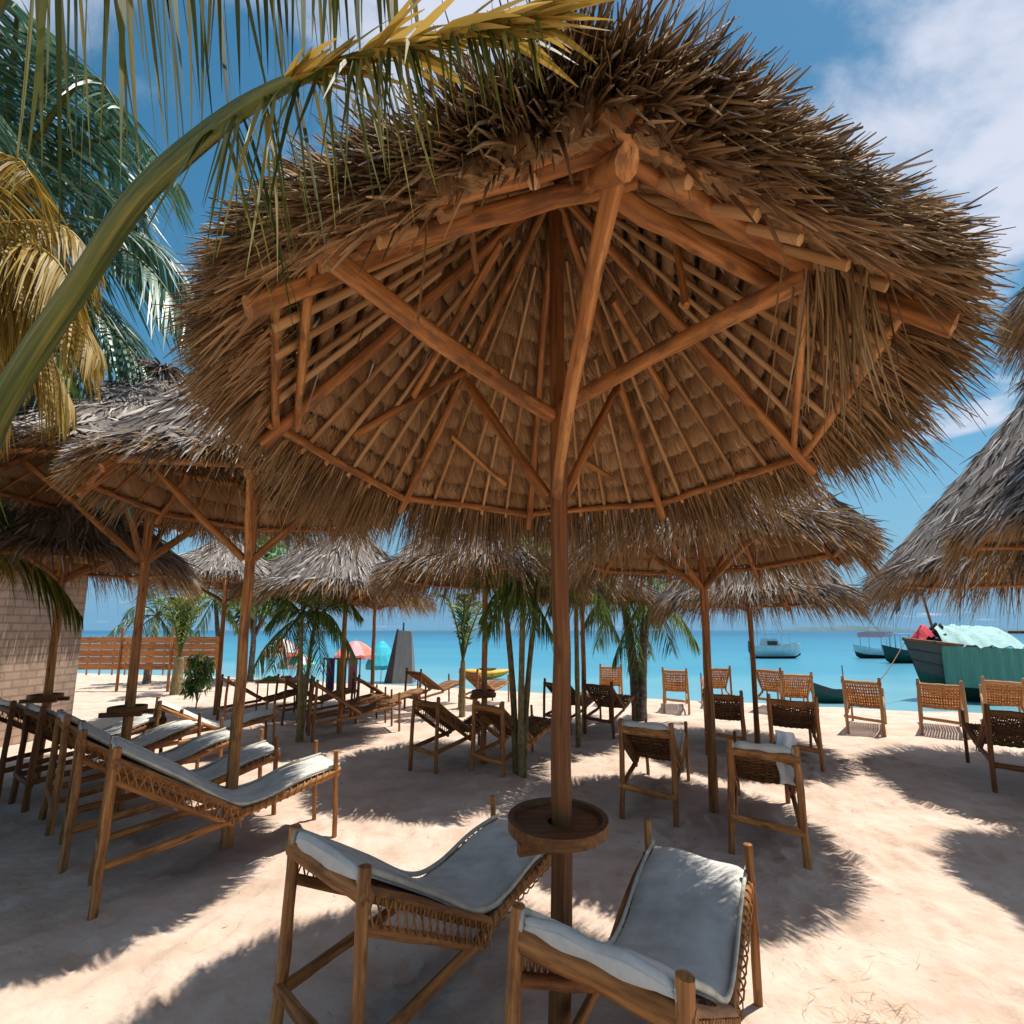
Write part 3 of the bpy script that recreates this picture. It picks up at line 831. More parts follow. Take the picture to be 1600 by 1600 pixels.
# ------------------------------------------------------------------ sun loungers
def lounger(label, head, heading, L=1.85, W=0.64, H=0.80, mattress=True, detail=2, wood="wood", seat=0.36, foot=0.46, rope="rope", group="wooden sun loungers set out on the sand"):
    t = thing("sun_lounger", (head[0], head[1], 0), label, "sun lounger", group)
    hx, hy = unit(np.array(heading, float))
    def T(p):
        p = np.asarray(p, float).reshape(-1, 3)
        return np.stack([p[:, 0] * hy + p[:, 1] * hx, -p[:, 0] * hx + p[:, 1] * hy, p[:, 2]], 1)
    def L_(mb, a, b, r, r1=None, **k):
        a, b = T([a, b]); log(mb, a, b, r, r1, **k)
    sg = 10 if detail > 1 else 6
    w = W / 2
    top = H - 0.05
    yb = L * 0.5
    for s in (-1, 1):
        lx = rng.normal() * 0.015
        mb = MB(); L_(mb, (s * w + s * 0.02 + lx, -0.05, -0.08), (s * w, 0, H), 0.034, 0.032, seg=sg + 2 if detail > 1 else 6, bend=0.012); mb.build("leg", wood, t)
        mb = MB(); L_(mb, (s * w, L - 0.03, -0.08), (s * w, L - 0.06, foot + 0.13), 0.027, 0.025, seg=sg); mb.build("leg", wood, t)
        mb = MB()
        L_(mb, (s * w, -0.02, top - 0.02), (s * (w - 0.01), yb, seat - 0.03), 0.026, seg=sg)
        if detail > 1:
            L_(mb, (s * w, -0.01, top - 0.13), (s * (w - 0.01), yb - 0.06, seat - 0.10), 0.022, seg=sg)
        mb.build("back_rail", wood, t)
        mb = MB(); L_(mb, (s * (w - 0.01), yb - 0.04, seat - 0.045), (s * w, L, foot - 0.02), 0.026, seg=sg, bend=0.015); mb.build("seat_rail", wood, t)
        mb = MB(); L_(mb, (s * w * 1.0, -0.04, 0.24), (s * (w - 0.01), yb + 0.02, seat - 0.06), 0.025, seg=sg); mb.build("brace", wood, t)
        if detail > 1:      # rope lashed in zigzag between the two side rails
            mb = MB()
            nz = 17
            for q in range(nz):
                f0 = (q + 0.2) / nz; f1 = (q + 1.0) / nz
                def pa(f, dz, out=0.030):
                    return (s * (w + out - 0.01 * f), -0.02 + (yb + 0.02) * f, (top - 0.02) + (seat - 0.03 - top + 0.02) * f + dz)
                for (a, b) in ((pa(f0, 0.0), pa(f1, -0.09)), (pa(f1, 0.0), pa(f0, -0.09))):
                    a, b = T([a, b])
                    tube(mb, [a, (a + b) / 2 + 0.002, b], 0.0055, 4, cap=False)
            f = np.linspace(0, 1, 110)
            ph = f * 2 * np.pi * 13
            tube(mb, T(np.stack([s * (w - 0.005) + np.cos(ph) * 0.031, yb + (L - yb - 0.1) * f + 0.03, seat - 0.045 + (foot + 0.02 - seat) * f + np.sin(ph) * 0.031], 1)), 0.005, 4, cap=False)
            mb.build("rope_lashing", rope + "_orange" if rope == "rope" else rope, t)
    mb = MB()
    L_(mb, (-w - 0.03, 0, top - 0.03), (w + 0.03, 0, top - 0.04), 0.034, seg=sg); mb.build("crossbar", wood, t)
    mb = MB(); L_(mb, (-w - 0.03, -0.035, 0.25), (w + 0.03, -0.035, 0.22), 0.026, seg=sg); mb.build("crossbar", wood, t)
    mb = MB(); L_(mb, (-w - 0.02, L - 0.04, foot - 0.05), (w + 0.02, L - 0.04, foot - 0.05), 0.024, seg=sg); mb.build("crossbar", wood, t)
    # woven rope bed
    def prof(f):
        y = f * L
        return y
    ctrl = np.array([[0.0, top], [yb * 0.5, (top + seat) / 2 + 0.005], [yb * 0.9, seat + 0.025], [yb * 1.2, seat + 0.0], [L * 0.8, (seat + foot) / 2 + 0.02], [L, foot]])
    pr_ = spline(np.stack([ctrl[:, 0], ctrl[:, 1], 0 * ctrl[:, 0]], 1), 25)[:, :2]
    mb = MB()
    nc = int(W / (0.026 if detail > 1 else 0.045)); cw = 0.0085 if detail > 1 else 0.016
    for q in range(nc):
        x = -w + 0.03 + (W - 0.06) * q / (nc - 1) + rng.normal() * 0.002
        pts = np.stack([np.full(25, x), pr_[:, 0], pr_[:, 1] - 0.018 + 0.006 * np.sin(np.arange(25) * 1.3 + q * 3.1)], 1)
        tube(mb, T(pts), cw, 4, cap=False)
    nr = 46 if detail > 1 else 20
    for q in range(nr):
        f = (q + 0.5) / nr * 24; i = int(f); f -= i
        i = min(i, 23)
        yz = pr_[i] * (1 - f) + pr_[i + 1] * f
        pts = np.stack([np.linspace(-w, w, 9), np.full(9, yz[0]) + 0.004 * rng.normal(size=9), np.full(9, yz[1] - 0.018) + 0.007 * np.sin(np.arange(9) * 3.0 + q * 3.1) - 0.012 * np.cos(np.linspace(-1.5, 1.5, 9))], 1)
        tube(mb, T(pts), cw * 0.9, 4, cap=False)
    mb.build("woven_bed", rope, t)
    if mattress:
        mb = MB()
        n1_, n2_ = (44, 14) if detail > 1 else (18, 6)
        c2 = np.concatenate([[[-0.012, top + 0.000], [0.008, top + 0.008]], [[0.03, top + 0.006]], ctrl[1:]])
        pp = spline(np.stack([c2[:, 0], c2[:, 1], 0 * c2[:, 0]], 1), n1_)[:, :2]
        tg = np.gradient(pp, axis=0); tg = unit(tg); nn = np.stack([-tg[:, 1], tg[:, 0]], 1)
        th = 0.026
        ring = 2 * n2_
        V = []
        for i in range(n1_):
            e = 1.0
            if i < 2: e = (0.45, 0.85)[i]
            if i > n1_ - 3: e = (0.85, 0.45)[i - (n1_ - 2)]
            xs_ = np.linspace(-1, 1, n2_)
            edge = np.sqrt(np.clip(1 - np.abs(xs_) ** 6, 0, 1))
            wob = np.array([noise.noise(Vector((x * 1.6 + head[0], pp[i, 0] * 2.2, head[1]))) for x in xs_]) * 0.022
            hgt = th * e * edge + wob * 0.8 * edge - 0.010 * np.abs(np.sin(pp[i, 0] * 10)) * edge * 0.35
            bot = -0.004 * edge
            wv = w - 0.025 + 0.008 * math.sin(i * 0.7 + head[0])
            Pt = np.stack([xs_ * wv, pp[i, 0] + nn[i, 0] * hgt, pp[i, 1] + nn[i, 1] * hgt], 1)
            Pb = np.stack([xs_[::-1] * wv, pp[i, 0] + nn[i, 0] * bot[::-1], pp[i, 1] + nn[i, 1] * bot[::-1]], 1)
            V.append(np.concatenate([Pt, Pb]))
        V = T(np.concatenate(V)); k = np.arange(ring); k2 = (k + 1) % ring
        F = np.concatenate([np.stack([q * ring + k, q * ring + k2, (q + 1) * ring + k2, (q + 1) * ring + k], 1) for q in range(n1_ - 1)])
        mb.add(V, F)
        mb.add(V[:ring], [[a, (a + 1), ring - 2 - a, ring - 1 - a] for a in range(n2_ - 1)])
        mb.add(V[-ring:], [[a, (a + 1), ring - 2 - a, ring - 1 - a][::-1] for a in range(n2_ - 1)])
        mt = mb.build("mattress", "canvas", t)
        if detail > 1:
            mb = MB()
            for s in (-1, 1):
                wv = w - 0.022
                pts = np.stack([np.full(n1_, s * wv), pp[:, 0] + nn[:, 0] * 0.02, pp[:, 1] + nn[:, 1] * 0.02], 1)
                tube(mb, T(pts), 0.012, 6, mat=0)
            mb.build("piping", "canvas_edge", mt)
    return t

lounger("white-cushioned lounger in front of the big post on its left, back end toward the camera", (-0.99, 2.46), (0.61, 0.79), W=0.70, detail=3, foot=0.44)
lounger("white-cushioned lounger at bottom centre, its far corner lit by a patch of sun", (0.30, 1.76), (0.56, 0.83), W=0.66, detail=3, L=1.8, foot=0.5)
lounger("grey-cushioned lounger in deep shade at left, nearest of its row and seen side-on", (-3.66, 4.14), (0.72, 0.69), H=0.88, L=1.98, detail=3, seat=0.38, foot=0.5)
lounger("grey-cushioned lounger second in the left row, its foot behind the crooked parasol post", (-4.62, 4.80), (0.70, 0.71), H=0.88, L=1.9, detail=2, foot=0.5)
lounger("shaded lounger between the second and the dark ones of the left row, farther back", (-5.55, 5.5), (0.62, 0.78), H=0.88, L=1.9, detail=2, foot=0.5)
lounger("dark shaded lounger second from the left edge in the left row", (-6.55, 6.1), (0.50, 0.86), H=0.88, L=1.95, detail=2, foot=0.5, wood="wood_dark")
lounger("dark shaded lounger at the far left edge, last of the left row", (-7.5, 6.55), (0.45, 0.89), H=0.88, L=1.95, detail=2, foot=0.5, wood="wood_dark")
lounger("woven-back lounger with pale cushion under the wide parasol, its seat stretching right", (1.70, 5.68), (0.45, 0.89), H=0.79, W=0.62, detail=2)
lounger("woven-back lounger with a white towel at its side, nearest chair right of the big post", (2.65, 4.75), (0.47, 0.88), H=0.77, W=0.60, detail=2)
lounger("brown woven lounger left of the slim shaded post under the lower right parasol", (4.05, 8.5), (0.45, 0.89), H=0.8, mattress=False, detail=1)
lounger("brown woven lounger with thick right leg just before the sandy path to the boats", (4.9, 7.75), (0.5, 0.87), H=0.8, W=0.7, mattress=False, detail=2)
lounger("brown slung lounger left of the pair before the multi-stemmed palm", (-1.45, 7.5), (0.55, 0.83), H=0.82, W=0.55, mattress=False, detail=2, rope="rope")
lounger("brown slung lounger right of the pair, touching the multi-stemmed palm", (-0.38, 7.05), (0.55, 0.83), H=0.82, W=0.55, mattress=False, detail=2, rope="rope")
lounger("sunlit pale wooden lounger alone on bright sand left of the wooden boat's bow", (8.0, 10.1), (0.66, 0.75), H=0.85, W=0.66, mattress=False, detail=1, wood="wood_pale", rope="rope_orange")
lounger("sunlit pale wooden lounger directly in front of the green cloth on the boat", (9.6, 9.9), (0.68, 0.74), H=0.82, W=0.70, mattress=False, detail=1, wood="wood_pale", rope="rope_orange")
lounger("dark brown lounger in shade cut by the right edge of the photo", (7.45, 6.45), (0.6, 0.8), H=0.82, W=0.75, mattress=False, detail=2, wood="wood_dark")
lounger("pale wooden lounger by the water at the right edge, behind the dark one", (11.6, 10.4), (0.7, 0.7), H=0.82, mattress=False, detail=1, wood="wood_pale", rope="rope_orange")
lounger("small far lounger by the water just left of the forked palm trunk", (3.15, 14.0), (0.2, 0.98), H=0.85, mattress=False, detail=1, wood="wood_pale", rope="rope_orange")
lounger("pale lounger by the water just right of the forked palm trunk", (4.7, 12.7), (0.35, 0.93), H=0.85, mattress=False, detail=1, wood="wood_pale", rope="rope_orange")
lounger("reddish lounger by the water behind the wide parasol's post", (6.3, 13.4), (0.30, 0.95), H=0.85, mattress=False, detail=1, wood="wood", rope="rope_orange")
lounger("reddish lounger by the water behind the lower parasol's dark post", (7.45, 12.8), (0.62, 0.78), H=0.85, mattress=False, detail=1, wood="wood", rope="rope_orange")
lounger("pale wooden lounger behind the thick-legged brown one, near the dark skiff", (7.45, 11.5), (0.45, 0.89), H=0.85, mattress=False, detail=1, wood="wood_pale", rope="rope_orange")
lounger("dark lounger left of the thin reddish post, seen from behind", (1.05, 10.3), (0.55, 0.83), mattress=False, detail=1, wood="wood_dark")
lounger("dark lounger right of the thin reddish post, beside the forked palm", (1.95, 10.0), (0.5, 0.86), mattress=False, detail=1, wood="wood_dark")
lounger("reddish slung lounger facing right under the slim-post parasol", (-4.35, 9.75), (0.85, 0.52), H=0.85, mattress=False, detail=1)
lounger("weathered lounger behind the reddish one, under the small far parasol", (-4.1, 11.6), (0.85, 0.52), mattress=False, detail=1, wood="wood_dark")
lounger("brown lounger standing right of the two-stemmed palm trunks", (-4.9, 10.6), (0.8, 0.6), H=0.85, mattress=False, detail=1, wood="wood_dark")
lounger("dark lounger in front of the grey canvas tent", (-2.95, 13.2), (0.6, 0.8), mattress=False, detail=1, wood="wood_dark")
lounger("brown lounger near the water behind the twin-leaf young palm", (-1.3, 13.2), (0.5, 0.86), mattress=False, detail=1)
lounger("grey-cushioned lounger left of the crooked parasol post, foot end toward the sea", (-6.3, 7.9), (0.75, 0.66), H=0.75, detail=1)
lounger("dark-legged lounger beside the small green shrub", (-7.3, 11.2), (0.7, 0.7), mattress=False, detail=1, wood="wood_dark")
lounger("low dark-legged lounger between the green shrub and the stall of coloured cloths", (-5.9, 11.3), (0.7, 0.7), mattress=False, detail=1, wood="wood_dark")

# white towel on the nearest right-hand chair
mb = MB()
n_ = 16
V = []
for i in range(n_):
    f = i / (n_ - 1)
    for q in range(8):
        g = q / 7
        V.append((0.05 * math.sin(f * 9) * 0.3 + g * 0.20, 0.12 + 0.02 * math.sin(g * 9 + f * 4), 0.84 - f * 0.36 - 0.02 * g))
i = np.arange(n_ * 8).reshape(n_, 8)
V = np.array(V); Vb = V + np.array([0, 0.012, 0])
f1 = np.stack([i[:-1, :-1], i[:-1, 1:], i[1:, 1:], i[1:, :-1]], -1).reshape(-1, 4)
mb.add(V, f1); mb.add(Vb, f1[:, ::-1])
tag(mb.build("towel", "white_paint", loc=(2.86, 4.72, 0)), "white towel hung over the side of the nearest chair right of the big post", "towel")

# ------------------------------------------------------------------ palms
def frond(mb, ctrl, r0, r1, n_leaf, leaf_len, leaf_w, hang=0.3, droop=0.4, start=0.15, lm=1, sm=0, spread=0.75, seg=8, both=True, lenfn=None, curl=0.06, jitter=0.06, ls=4):
    n = 26
    pts = spline(ctrl, n)
    tube(mb, pts, np.linspace(r0, r1, n), seg, mat=sm, rough=0.02)
    f = np.linspace(start, 0.995, n_leaf)
    f = np.clip(f + rng.normal(size=n_leaf) * 0.3 / n_leaf, start, 0.995)
    x = f * (n - 1); i = np.minimum(x.astype(int), n - 2); u = (x - i)[:, None]
    P = pts[i] * (1 - u) + pts[i + 1] * u
    T = unit(pts[i + 1] - pts[i])
    S = unit(np.cross(T, np.array([0, 0, 1.0])))
    if lenfn is None:
        lf = np.clip(np.sin(np.pi * (0.12 + 0.82 * (f - start) / (1 - start))), 0.25, 1)
    else:
        lf = lenfn(f)
    for s in ((-1, 1) if both else (1,)):
        D = S * s * spread + T * 0.55 + np.array([0, 0, -1.0]) * hang + rng.normal(size=(n_leaf, 3)) * jitter
        L = leaf_len * lf * rng.uniform(0.85, 1.1, n_leaf)
        blades(mb, P, D, L, leaf_w * rng.uniform(0.8, 1.15, n_leaf), np.tile([0, 0, 1.0], (n_leaf, 1)) + S * s * 0.6 + rng.normal(size=(n_leaf, 3)) * 0.35,
               droop=droop * rng.uniform(0.6, 1.3, n_leaf), segs=ls, mat=lm, curl=curl, tip=0.08)

def palm(label, base, height, lean, n_fronds, flen, leafm="leaf", trunk_r=0.09, leaf_len=0.45, leaf_w=0.03, n_leaf=42, elev=(70, -25), az=None, droop=0.45, stems=1, group="coconut palms growing among the parasols", crown_h=None, name="palm_tree", bark="bark", hang=0.15, stalk="stalk_green", stiff=1.0, cat="palm tree"):
    t = thing(name, (base[0], base[1], 0), label, cat, group)
    tops = []
    for s in range(stems):
        a = s * 2.4 + base[0]
        dx, dy = (math.cos(a) * 0.35, math.sin(a) * 0.25) if stems > 1 else (0, 0)
        p = spline([(dx * 0.15, dy * 0.15, -0.1), (lean[0] * 0.35 + dx * 0.4, lean[1] * 0.35 + dy * 0.4, height * 0.45), (lean[0] + dx, lean[1] + dy, height)], 14)
        rr = np.linspace(trunk_r * 1.25, trunk_r * 0.85, 14) * (1 + 0.06 * np.sin(np.arange(14) * 2.3))
        mb = MB(); tube(mb, p, rr, 12, rough=0.06); mb.build("trunk", bark, t)
        tops.append(p[-1])
    for k in range(n_fronds):
        top = tops[k % len(tops)]
        g = k / max(1, n_fronds - 1)
        e = R(elev[0] + (elev[1] - elev[0]) * g + rng.normal() * 6)
        a = k * 2.39996 + rng.normal() * 0.2 if az is None else R(az[k % len(az)] + rng.normal() * 5)
        l = flen * rng.uniform(0.85, 1.1)
        d = np.array([math.cos(a) * math.cos(e), math.sin(a) * math.cos(e), math.sin(e)])
        h = np.array([math.cos(a), math.sin(a), 0])
        c = [top, top + d * l * 0.3, top + d * l * 0.58 + np.array([0, 0, -0.10 * l * stiff]) + h * 0.05 * l, top + d * l * 0.72 + h * 0.16 * l + np.array([0, 0, -0.34 * l * stiff])]
        mb = MB()
        frond(mb, c, 0.022 * flen / 1.5, 0.005, n_leaf, leaf_len, leaf_w, hang=hang + 0.25 * g, droop=droop, seg=6, ls=3)
        mb.build("frond", [stalk, leafm], t, smooth=True)
    return t

# the young coconut palm standing just out of view at left: two of its fronds arch into the picture
t = thing("palm_tree", (-3.1, 1.95, 0), "palm just off the left edge whose thick olive frond stalk arches over the top left", "palm tree", "coconut palms growing among the parasols")
mb = MB(); tube(mb, spline([(0, 0, -0.1), (0.02, 0, 0.8), (0.12, -0.04, 1.75)], 12), np.linspace(0.17, 0.13, 12), 14, rough=0.06); mb.build("trunk", "bark", t)
def Pt(x, y, D):     # a point on the frond's course, measured off the photograph
    u = (x - 800) / 1000; v = (800 - y) / 1000; th = math.atan(0.185)
    r = np.array([u / NARROW, math.cos(th) - v * math.sin(th), math.sin(th) + v * math.cos(th)])
    q = r * (D / r[1]) + np.array([0, 0, 1.55])
    return q - np.array([-3.1, 1.95, 0])
mb = MB()
c = [np.array([0.12, -0.04, 1.7]), Pt(-60, 735, 1.5), Pt(0, 640, 1.42), Pt(60, 540, 1.33), Pt(130, 437, 1.22), Pt(215, 310, 1.08), Pt(330, 205, 0.92), Pt(430, 140, 0.80), Pt(560, 88, 0.72), Pt(700, 52, 0.67), Pt(840, 28, 0.64)]
n = 44
pts = spline(c, n)
rr = np.interp(np.linspace(0, 1, n), [0, 0.2, 0.5, 0.68, 0.8, 1.0], [0.048, 0.038, 0.026, 0.014, 0.006, 0.002])
tube(mb, pts, rr, 12, mat=0, rough=0.03)
def along(f):
    x = np.clip(f, 0, 1) * (n - 1); i = np.minimum(x.astype(int), n - 2); u = (x - i)[:, None]
    return pts[i] * (1 - u) + pts[i + 1] * u, unit(pts[i + 1] - pts[i])
f = rng.uniform(0.60, 0.995, 150)
P_, T_ = along(f)
S_ = unit(np.cross(T_, [0, 0, 1.0])) * np.sign(rng.random(150) - 0.5)[:, None]
blades(mb, P_, S_ * 0.35 + T_ * 0.35 + np.array([0, 0, -0.75]) + rng.normal(size=(150, 3)) * 0.13, np.interp(f, [0.6, 0.75, 1], [0.30, 0.18, 0.05]) * rng.uniform(0.5, 1.15, 150),
       0.0075, droop=0.5, segs=5, mat=1, curl=0.15, tip=0.1)
f = rng.uniform(0.70, 0.995, 130)       # the side that lies over the thatch
P_, T_ = along(f)
blades(mb, P_, T_ * 1.0 + unit(np.cross(T_, [0, 0, 1.0])) * rng.uniform(-0.35, 0.35, 130)[:, None] + rng.normal(size=(130, 3)) * 0.07, rng.uniform(0.08, 0.2, 130), 0.011, droop=0.12, segs=4, mat=2, curl=0.1, tip=0.1)
mb.build("frond", ["stalk_green", "leaf_olive", "leaf_yellow"], t)
mb = MB()        # the higher frond, its stalk above the picture and its leaflets hanging into it
c = [np.array([0.12, -0.04, 1.75]), np.array([0.2, -0.15, 2.7]), Pt(60, -110, 1.25), Pt(260, -190, 1.15), Pt(470, -170, 1.05), Pt(640, -90, 0.98)]
pts = spline(c, n)
tube(mb, pts, np.linspace(0.036, 0.006, n), 10, mat=0, rough=0.02)
f = np.linspace(0.40, 0.99, 44) + rng.normal(size=44) * 0.006
P_, T_ = along(f)
blades(mb, P_, np.array([0.06, 0.03, -1.0]) + T_ * 0.12 + rng.normal(size=(44, 3)) * 0.045, np.interp(f, [0.40, 0.55, 0.8, 1.0], [0.80, 0.75, 0.46, 0.25]) * rng.uniform(0.75, 1.1, 44), 0.019, droop=0.05, segs=6, mat=1, curl=0.05, tip=0.06)
blades(mb, P_, np.array([-0.1, 0.25, -0.9]) + T_ * 0.25 + rng.normal(size=(44, 3)) * 0.06, np.interp(f, [0.40, 0.8, 1.0], [0.72, 0.42, 0.2]) * rng.uniform(0.6, 1.1, 44), 0.013, droop=0.1, segs=6, mat=1, curl=0.08, tip=0.06)
mb.build("frond", ["stalk_green", "leaf_olive"], t)

# tall palm behind, left edge
palm("tall teal-leaved palm filling the upper left corner behind the arching stalk", (-7.0, 4.8), 5.0, (0.4, 0.1), 36, 3.1, "leaf_teal", trunk_r=0.16, leaf_len=0.85, leaf_w=0.036, n_leaf=70, elev=(75, -45), droop=0.35)
palm("palm with yellowed drooping fronds at the left edge under the arching stalk", (-5.05, 3.3), 3.75, (0.35, 0), 12, 1.12, "leaf_yellow", trunk_r=0.12, leaf_len=0.42, leaf_w=0.022, n_leaf=64, elev=(42, -60), az=[-15, 30, -50, 65, 5, -80, 15, 100, -30, 45], droop=0.6, stalk="stalk_yellow", hang=0.35)
palm("shorter green palm behind the yellowed one, over the grey parasol roofs", (-6.6, 4.3), 3.9, (0.1, 0), 16, 1.9, "leaf", trunk_r=0.13, leaf_len=0.6, leaf_w=0.028, n_leaf=56, elev=(50, -50), droop=0.45)
palm("low palm of dark and dead fronds at left, in front of the beige block wall", (-7.9, 5.9), 2.35, (0.1, 0), 9, 1.5, "leaf_olive", trunk_r=0.15, leaf_len=0.5, leaf_w=0.03, n_leaf=40, elev=(40, -70), droop=0.6)
# smaller palms between the parasols
palm("young palm with upright dark green spear leaves before the plank fence", (-12.4, 16.3), 0.9, (0, 0), 8, 2.5, "leaf", trunk_r=0.16, leaf_len=0.5, leaf_w=0.05, n_leaf=36, elev=(88, 62), stiff=0.25, hang=-0.1, droop=0.15, bark="bark_green")
palm("two-stemmed palm with drooping green fronds right of the crooked post", (-4.5, 9.5), 1.75, (0.1, 0.1), 20, 1.2, "leaf", trunk_r=0.042, leaf_len=0.42, leaf_w=0.026, n_leaf=38, elev=(82, -40), stems=2, droop=0.45, bark="bark_green")
palm("young palm with a V of bright green leaves between parasol posts", (-1.37, 12.2), 1.0, (0, 0), 7, 2.1, "leaf", trunk_r=0.08, leaf_len=0.42, leaf_w=0.045, n_leaf=34, elev=(88, 70), stiff=0.35, hang=-0.1, droop=0.15, bark="bark_green")
palm("multi-stemmed palm immediately left of the big post", (0.12, 7.1), 2.2, (0.0, 0.1), 15, 1.25, "leaf", trunk_r=0.045, leaf_len=0.45, leaf_w=0.024, n_leaf=40, elev=(65, -30), stems=3, droop=0.4, bark="bark_green")
palm("forked grey-trunked palm with drooping fronds near the water, right of the big post", (3.38, 11.8), 2.2, (0.0, 0.0), 20, 1.5, "leaf", trunk_r=0.11, leaf_len=0.5, leaf_w=0.030, n_leaf=36, elev=(50, -50), stems=2, droop=0.55)
palm("small palm crown above the thin reddish post", (1.35, 9.1), 2.35, (0, 0), 14, 1.1, "leaf", trunk_r=0.05, leaf_len=0.4, leaf_w=0.026, n_leaf=34, elev=(60, -35), droop=0.5, bark="bark_green")
palm("dark palm behind the left end of the plank fence", (-16.2, 19.5), 2.0, (0.2, 0), 12, 2.0, "leaf_teal", trunk_r=0.12, leaf_len=0.55, leaf_w=0.05, n_leaf=28, elev=(70, -40), droop=0.5)
palm("slender palm behind the middle of the plank fence", (-14.0, 21.0), 2.6, (-0.5, 0), 10, 1.7, "leaf", trunk_r=0.09, leaf_len=0.5, leaf_w=0.05, n_leaf=26, elev=(60, -50), droop=0.5)

def leafy(name, label, base, h0, h1, rad, n, lw, cat, leafm="leaf", trunk=0.05, group=None):
    t = thing(name, (base[0], base[1], 0), label, cat, group)
    mb = MB(); log(mb, (0, 0, -0.05), (0.05, 0.02, (h0 + h1) / 2), trunk, trunk * 0.5, 8)
    for k in range(5):
        a = k * 1.3
        log(mb, (0.02, 0.0, h0 * 0.8), (math.cos(a) * rad * 0.6, math.sin(a) * rad * 0.6, h0 + (h1 - h0) * (0.4 + 0.1 * k)), trunk * 0.45, trunk * 0.2, 6)
    mb.build("stem", "bark", t)
    mb = MB()
    cl = unit(rng.normal(size=(26, 3))) * rng.uniform(0.35, 1.0, 26)[:, None]
    ci = rng.integers(0, 26, n)
    q = cl[ci] * np.array([rad, rad, (h1 - h0) / 2]) * 0.85 + rng.normal(size=(n, 3)) * rad * 0.16 + np.array([0, 0, (h0 + h1) / 2])
    D = rng.normal(size=(n, 3)); D[:, 2] -= 0.2
    blades(mb, q, D, lw * 2.4, lw, segs=2, tip=0.1, droop=0.3, rnd=np.clip(rng.random(n) * 0.7 + (cl[ci, 2] + 1) * 0.15, 0, 1))
    mb.build("foliage", leafm, t)
leafy("shade_tree", "dark broad-leaved tree behind the red and white beach umbrella", (-12.2, 20.5), 1.6, 5.0, 2.0, 2600, 0.13, "tree", trunk=0.14)
leafy("green_shrub", "small bright green shrub standing on white sand left of the crooked post", (-9.7, 13.6), 0.1, 1.25, 0.42, 700, 0.06, "shrub", trunk=0.02)

# ------------------------------------------------------------------ buildings and fence at left
t = thing("block_hut", (-12.9, 9.3, 0), "beige coral-block hut wall under palm fronds at the left edge", "hut")
mb = MB(); box(mb, (0, 0.3, 1.35), (5.2, 1.6, 2.7)); mb.build("wall", "block_wall", t, smooth=False)
mb = MB()
for k in range(7):
    box(mb, (0, 0.3, 2.72 + k * 0.12), (5.9 - k * 0.62, 2.4 - k * 0.3, 0.10), jit=0.04)
n = 1500
e = rng.random(n); side = rng.integers(0, 4, n)
px_ = np.where(side == 0, -2.9 + 5.8 * e, np.where(side == 1, -2.9 + 5.8 * e, np.where(side == 2, -2.9, 2.9)))
py_ = np.where(side == 0, -0.85, np.where(side == 1, 1.45, -0.85 + 2.3 * e))
nx_ = np.where(side == 2, -1, np.where(side == 3, 1, 0)); ny_ = np.where(side == 0, -1, np.where(side == 1, 1, 0))
blades(mb, np.stack([px_, py_, 2.78 + 0.1 * rng.random(n)], 1), np.stack([nx_ * 0.5 + rng.normal(size=n) * 0.15, ny_ * 0.5 + rng.normal(size=n) * 0.15, np.full(n, -0.9)], 1), 0.45, 0.04)
mb.build("thatch_roof", "thatch_top", t)

t = thing("plank_fence", (-14.4, 17.2, 0), "orange-brown plank fence on posts at the back of the beach, left", "fence")
for k in range(3):
    x0 = -3.0 + k * 2.0
    mb = MB()
    for q in range(5):
        box(mb, (x0 + 0.96, 0, 0.62 + q * 0.17), (1.9, 0.03, 0.155), rnd=rng.random(), jit=0.008)
    for q in range(4):
        box(mb, (x0 + 0.2 + q * 0.5, 0.03, 0.9), (0.05, 0.03, 1.0), rnd=rng.random())
    mb.build("panel", "plank_orange", t, smooth=False)
for k in range(4):
    mb = MB(); log(mb, (-3.0 + k * 2.0, -0.03, -0.1), (-3.0 + k * 2.0, -0.03, 1.62), 0.05, 0.045, 8); mb.build("fence_post", "wood", t)

# ------------------------------------------------------------------ stall, cloths, beach umbrellas, tent
t = thing("cloth_stall", (-6.35, 12.3, 0), "low stall table with red and green cloths behind the crooked post", "stall")
mb = MB(); box(mb, (0, 0, 0.62), (1.3, 0.6, 0.04)); mb.build("table_top", "wood_pale", t, smooth=False)
for x in (-0.6, 0.6):
    for y in (-0.25, 0.25):
        mb = MB(); log(mb, (x, y, -0.05), (x, y, 0.6), 0.022, 0.02, 6, n=3); mb.build("leg", "wood", t)
def cloth_pile(label, loc, cols, w, name="folded_cloth"):
    for i, cname in enumerate(cols):
        mb = MB()
        n1 = 10
        V = []
        for a in range(n1):
            for b in range(6):
                x = (a / (n1 - 1) - 0.5) * w * 0.94 / len(cols); y = (b / 5 - 0.5) * 0.42
                V.append((x, y, 0.07 * math.sqrt(max(0, 1 - (2 * a / (n1 - 1) - 1) ** 4)) * (0.8 + 0.3 * math.sin(b * 2 + a)) * math.sqrt(max(0, 1 - (b / 2.5 - 1) ** 4))))
        V = np.array(V); i_ = np.arange(n1 * 6).reshape(n1, 6)
        mb.add(V + np.array([0, 0, 0.006]), np.stack([i_[:-1, :-1], i_[1:, :-1], i_[1:, 1:], i_[:-1, 1:]], -1).reshape(-1, 4))
        Vb = V.copy(); Vb[:, 2] = 0.0
        mb.add(Vb, np.stack([i_[:-1, :-1], i_[:-1, 1:], i_[1:, 1:], i_[1:, :-1]], -1).reshape(-1, 4))
        tag(mb.build(name, cname, loc=(loc[0] + (i - (len(cols) - 1) / 2) * w / len(cols), loc[1], loc[2])), label[i], "cloth", "cloths laid out on the stall")
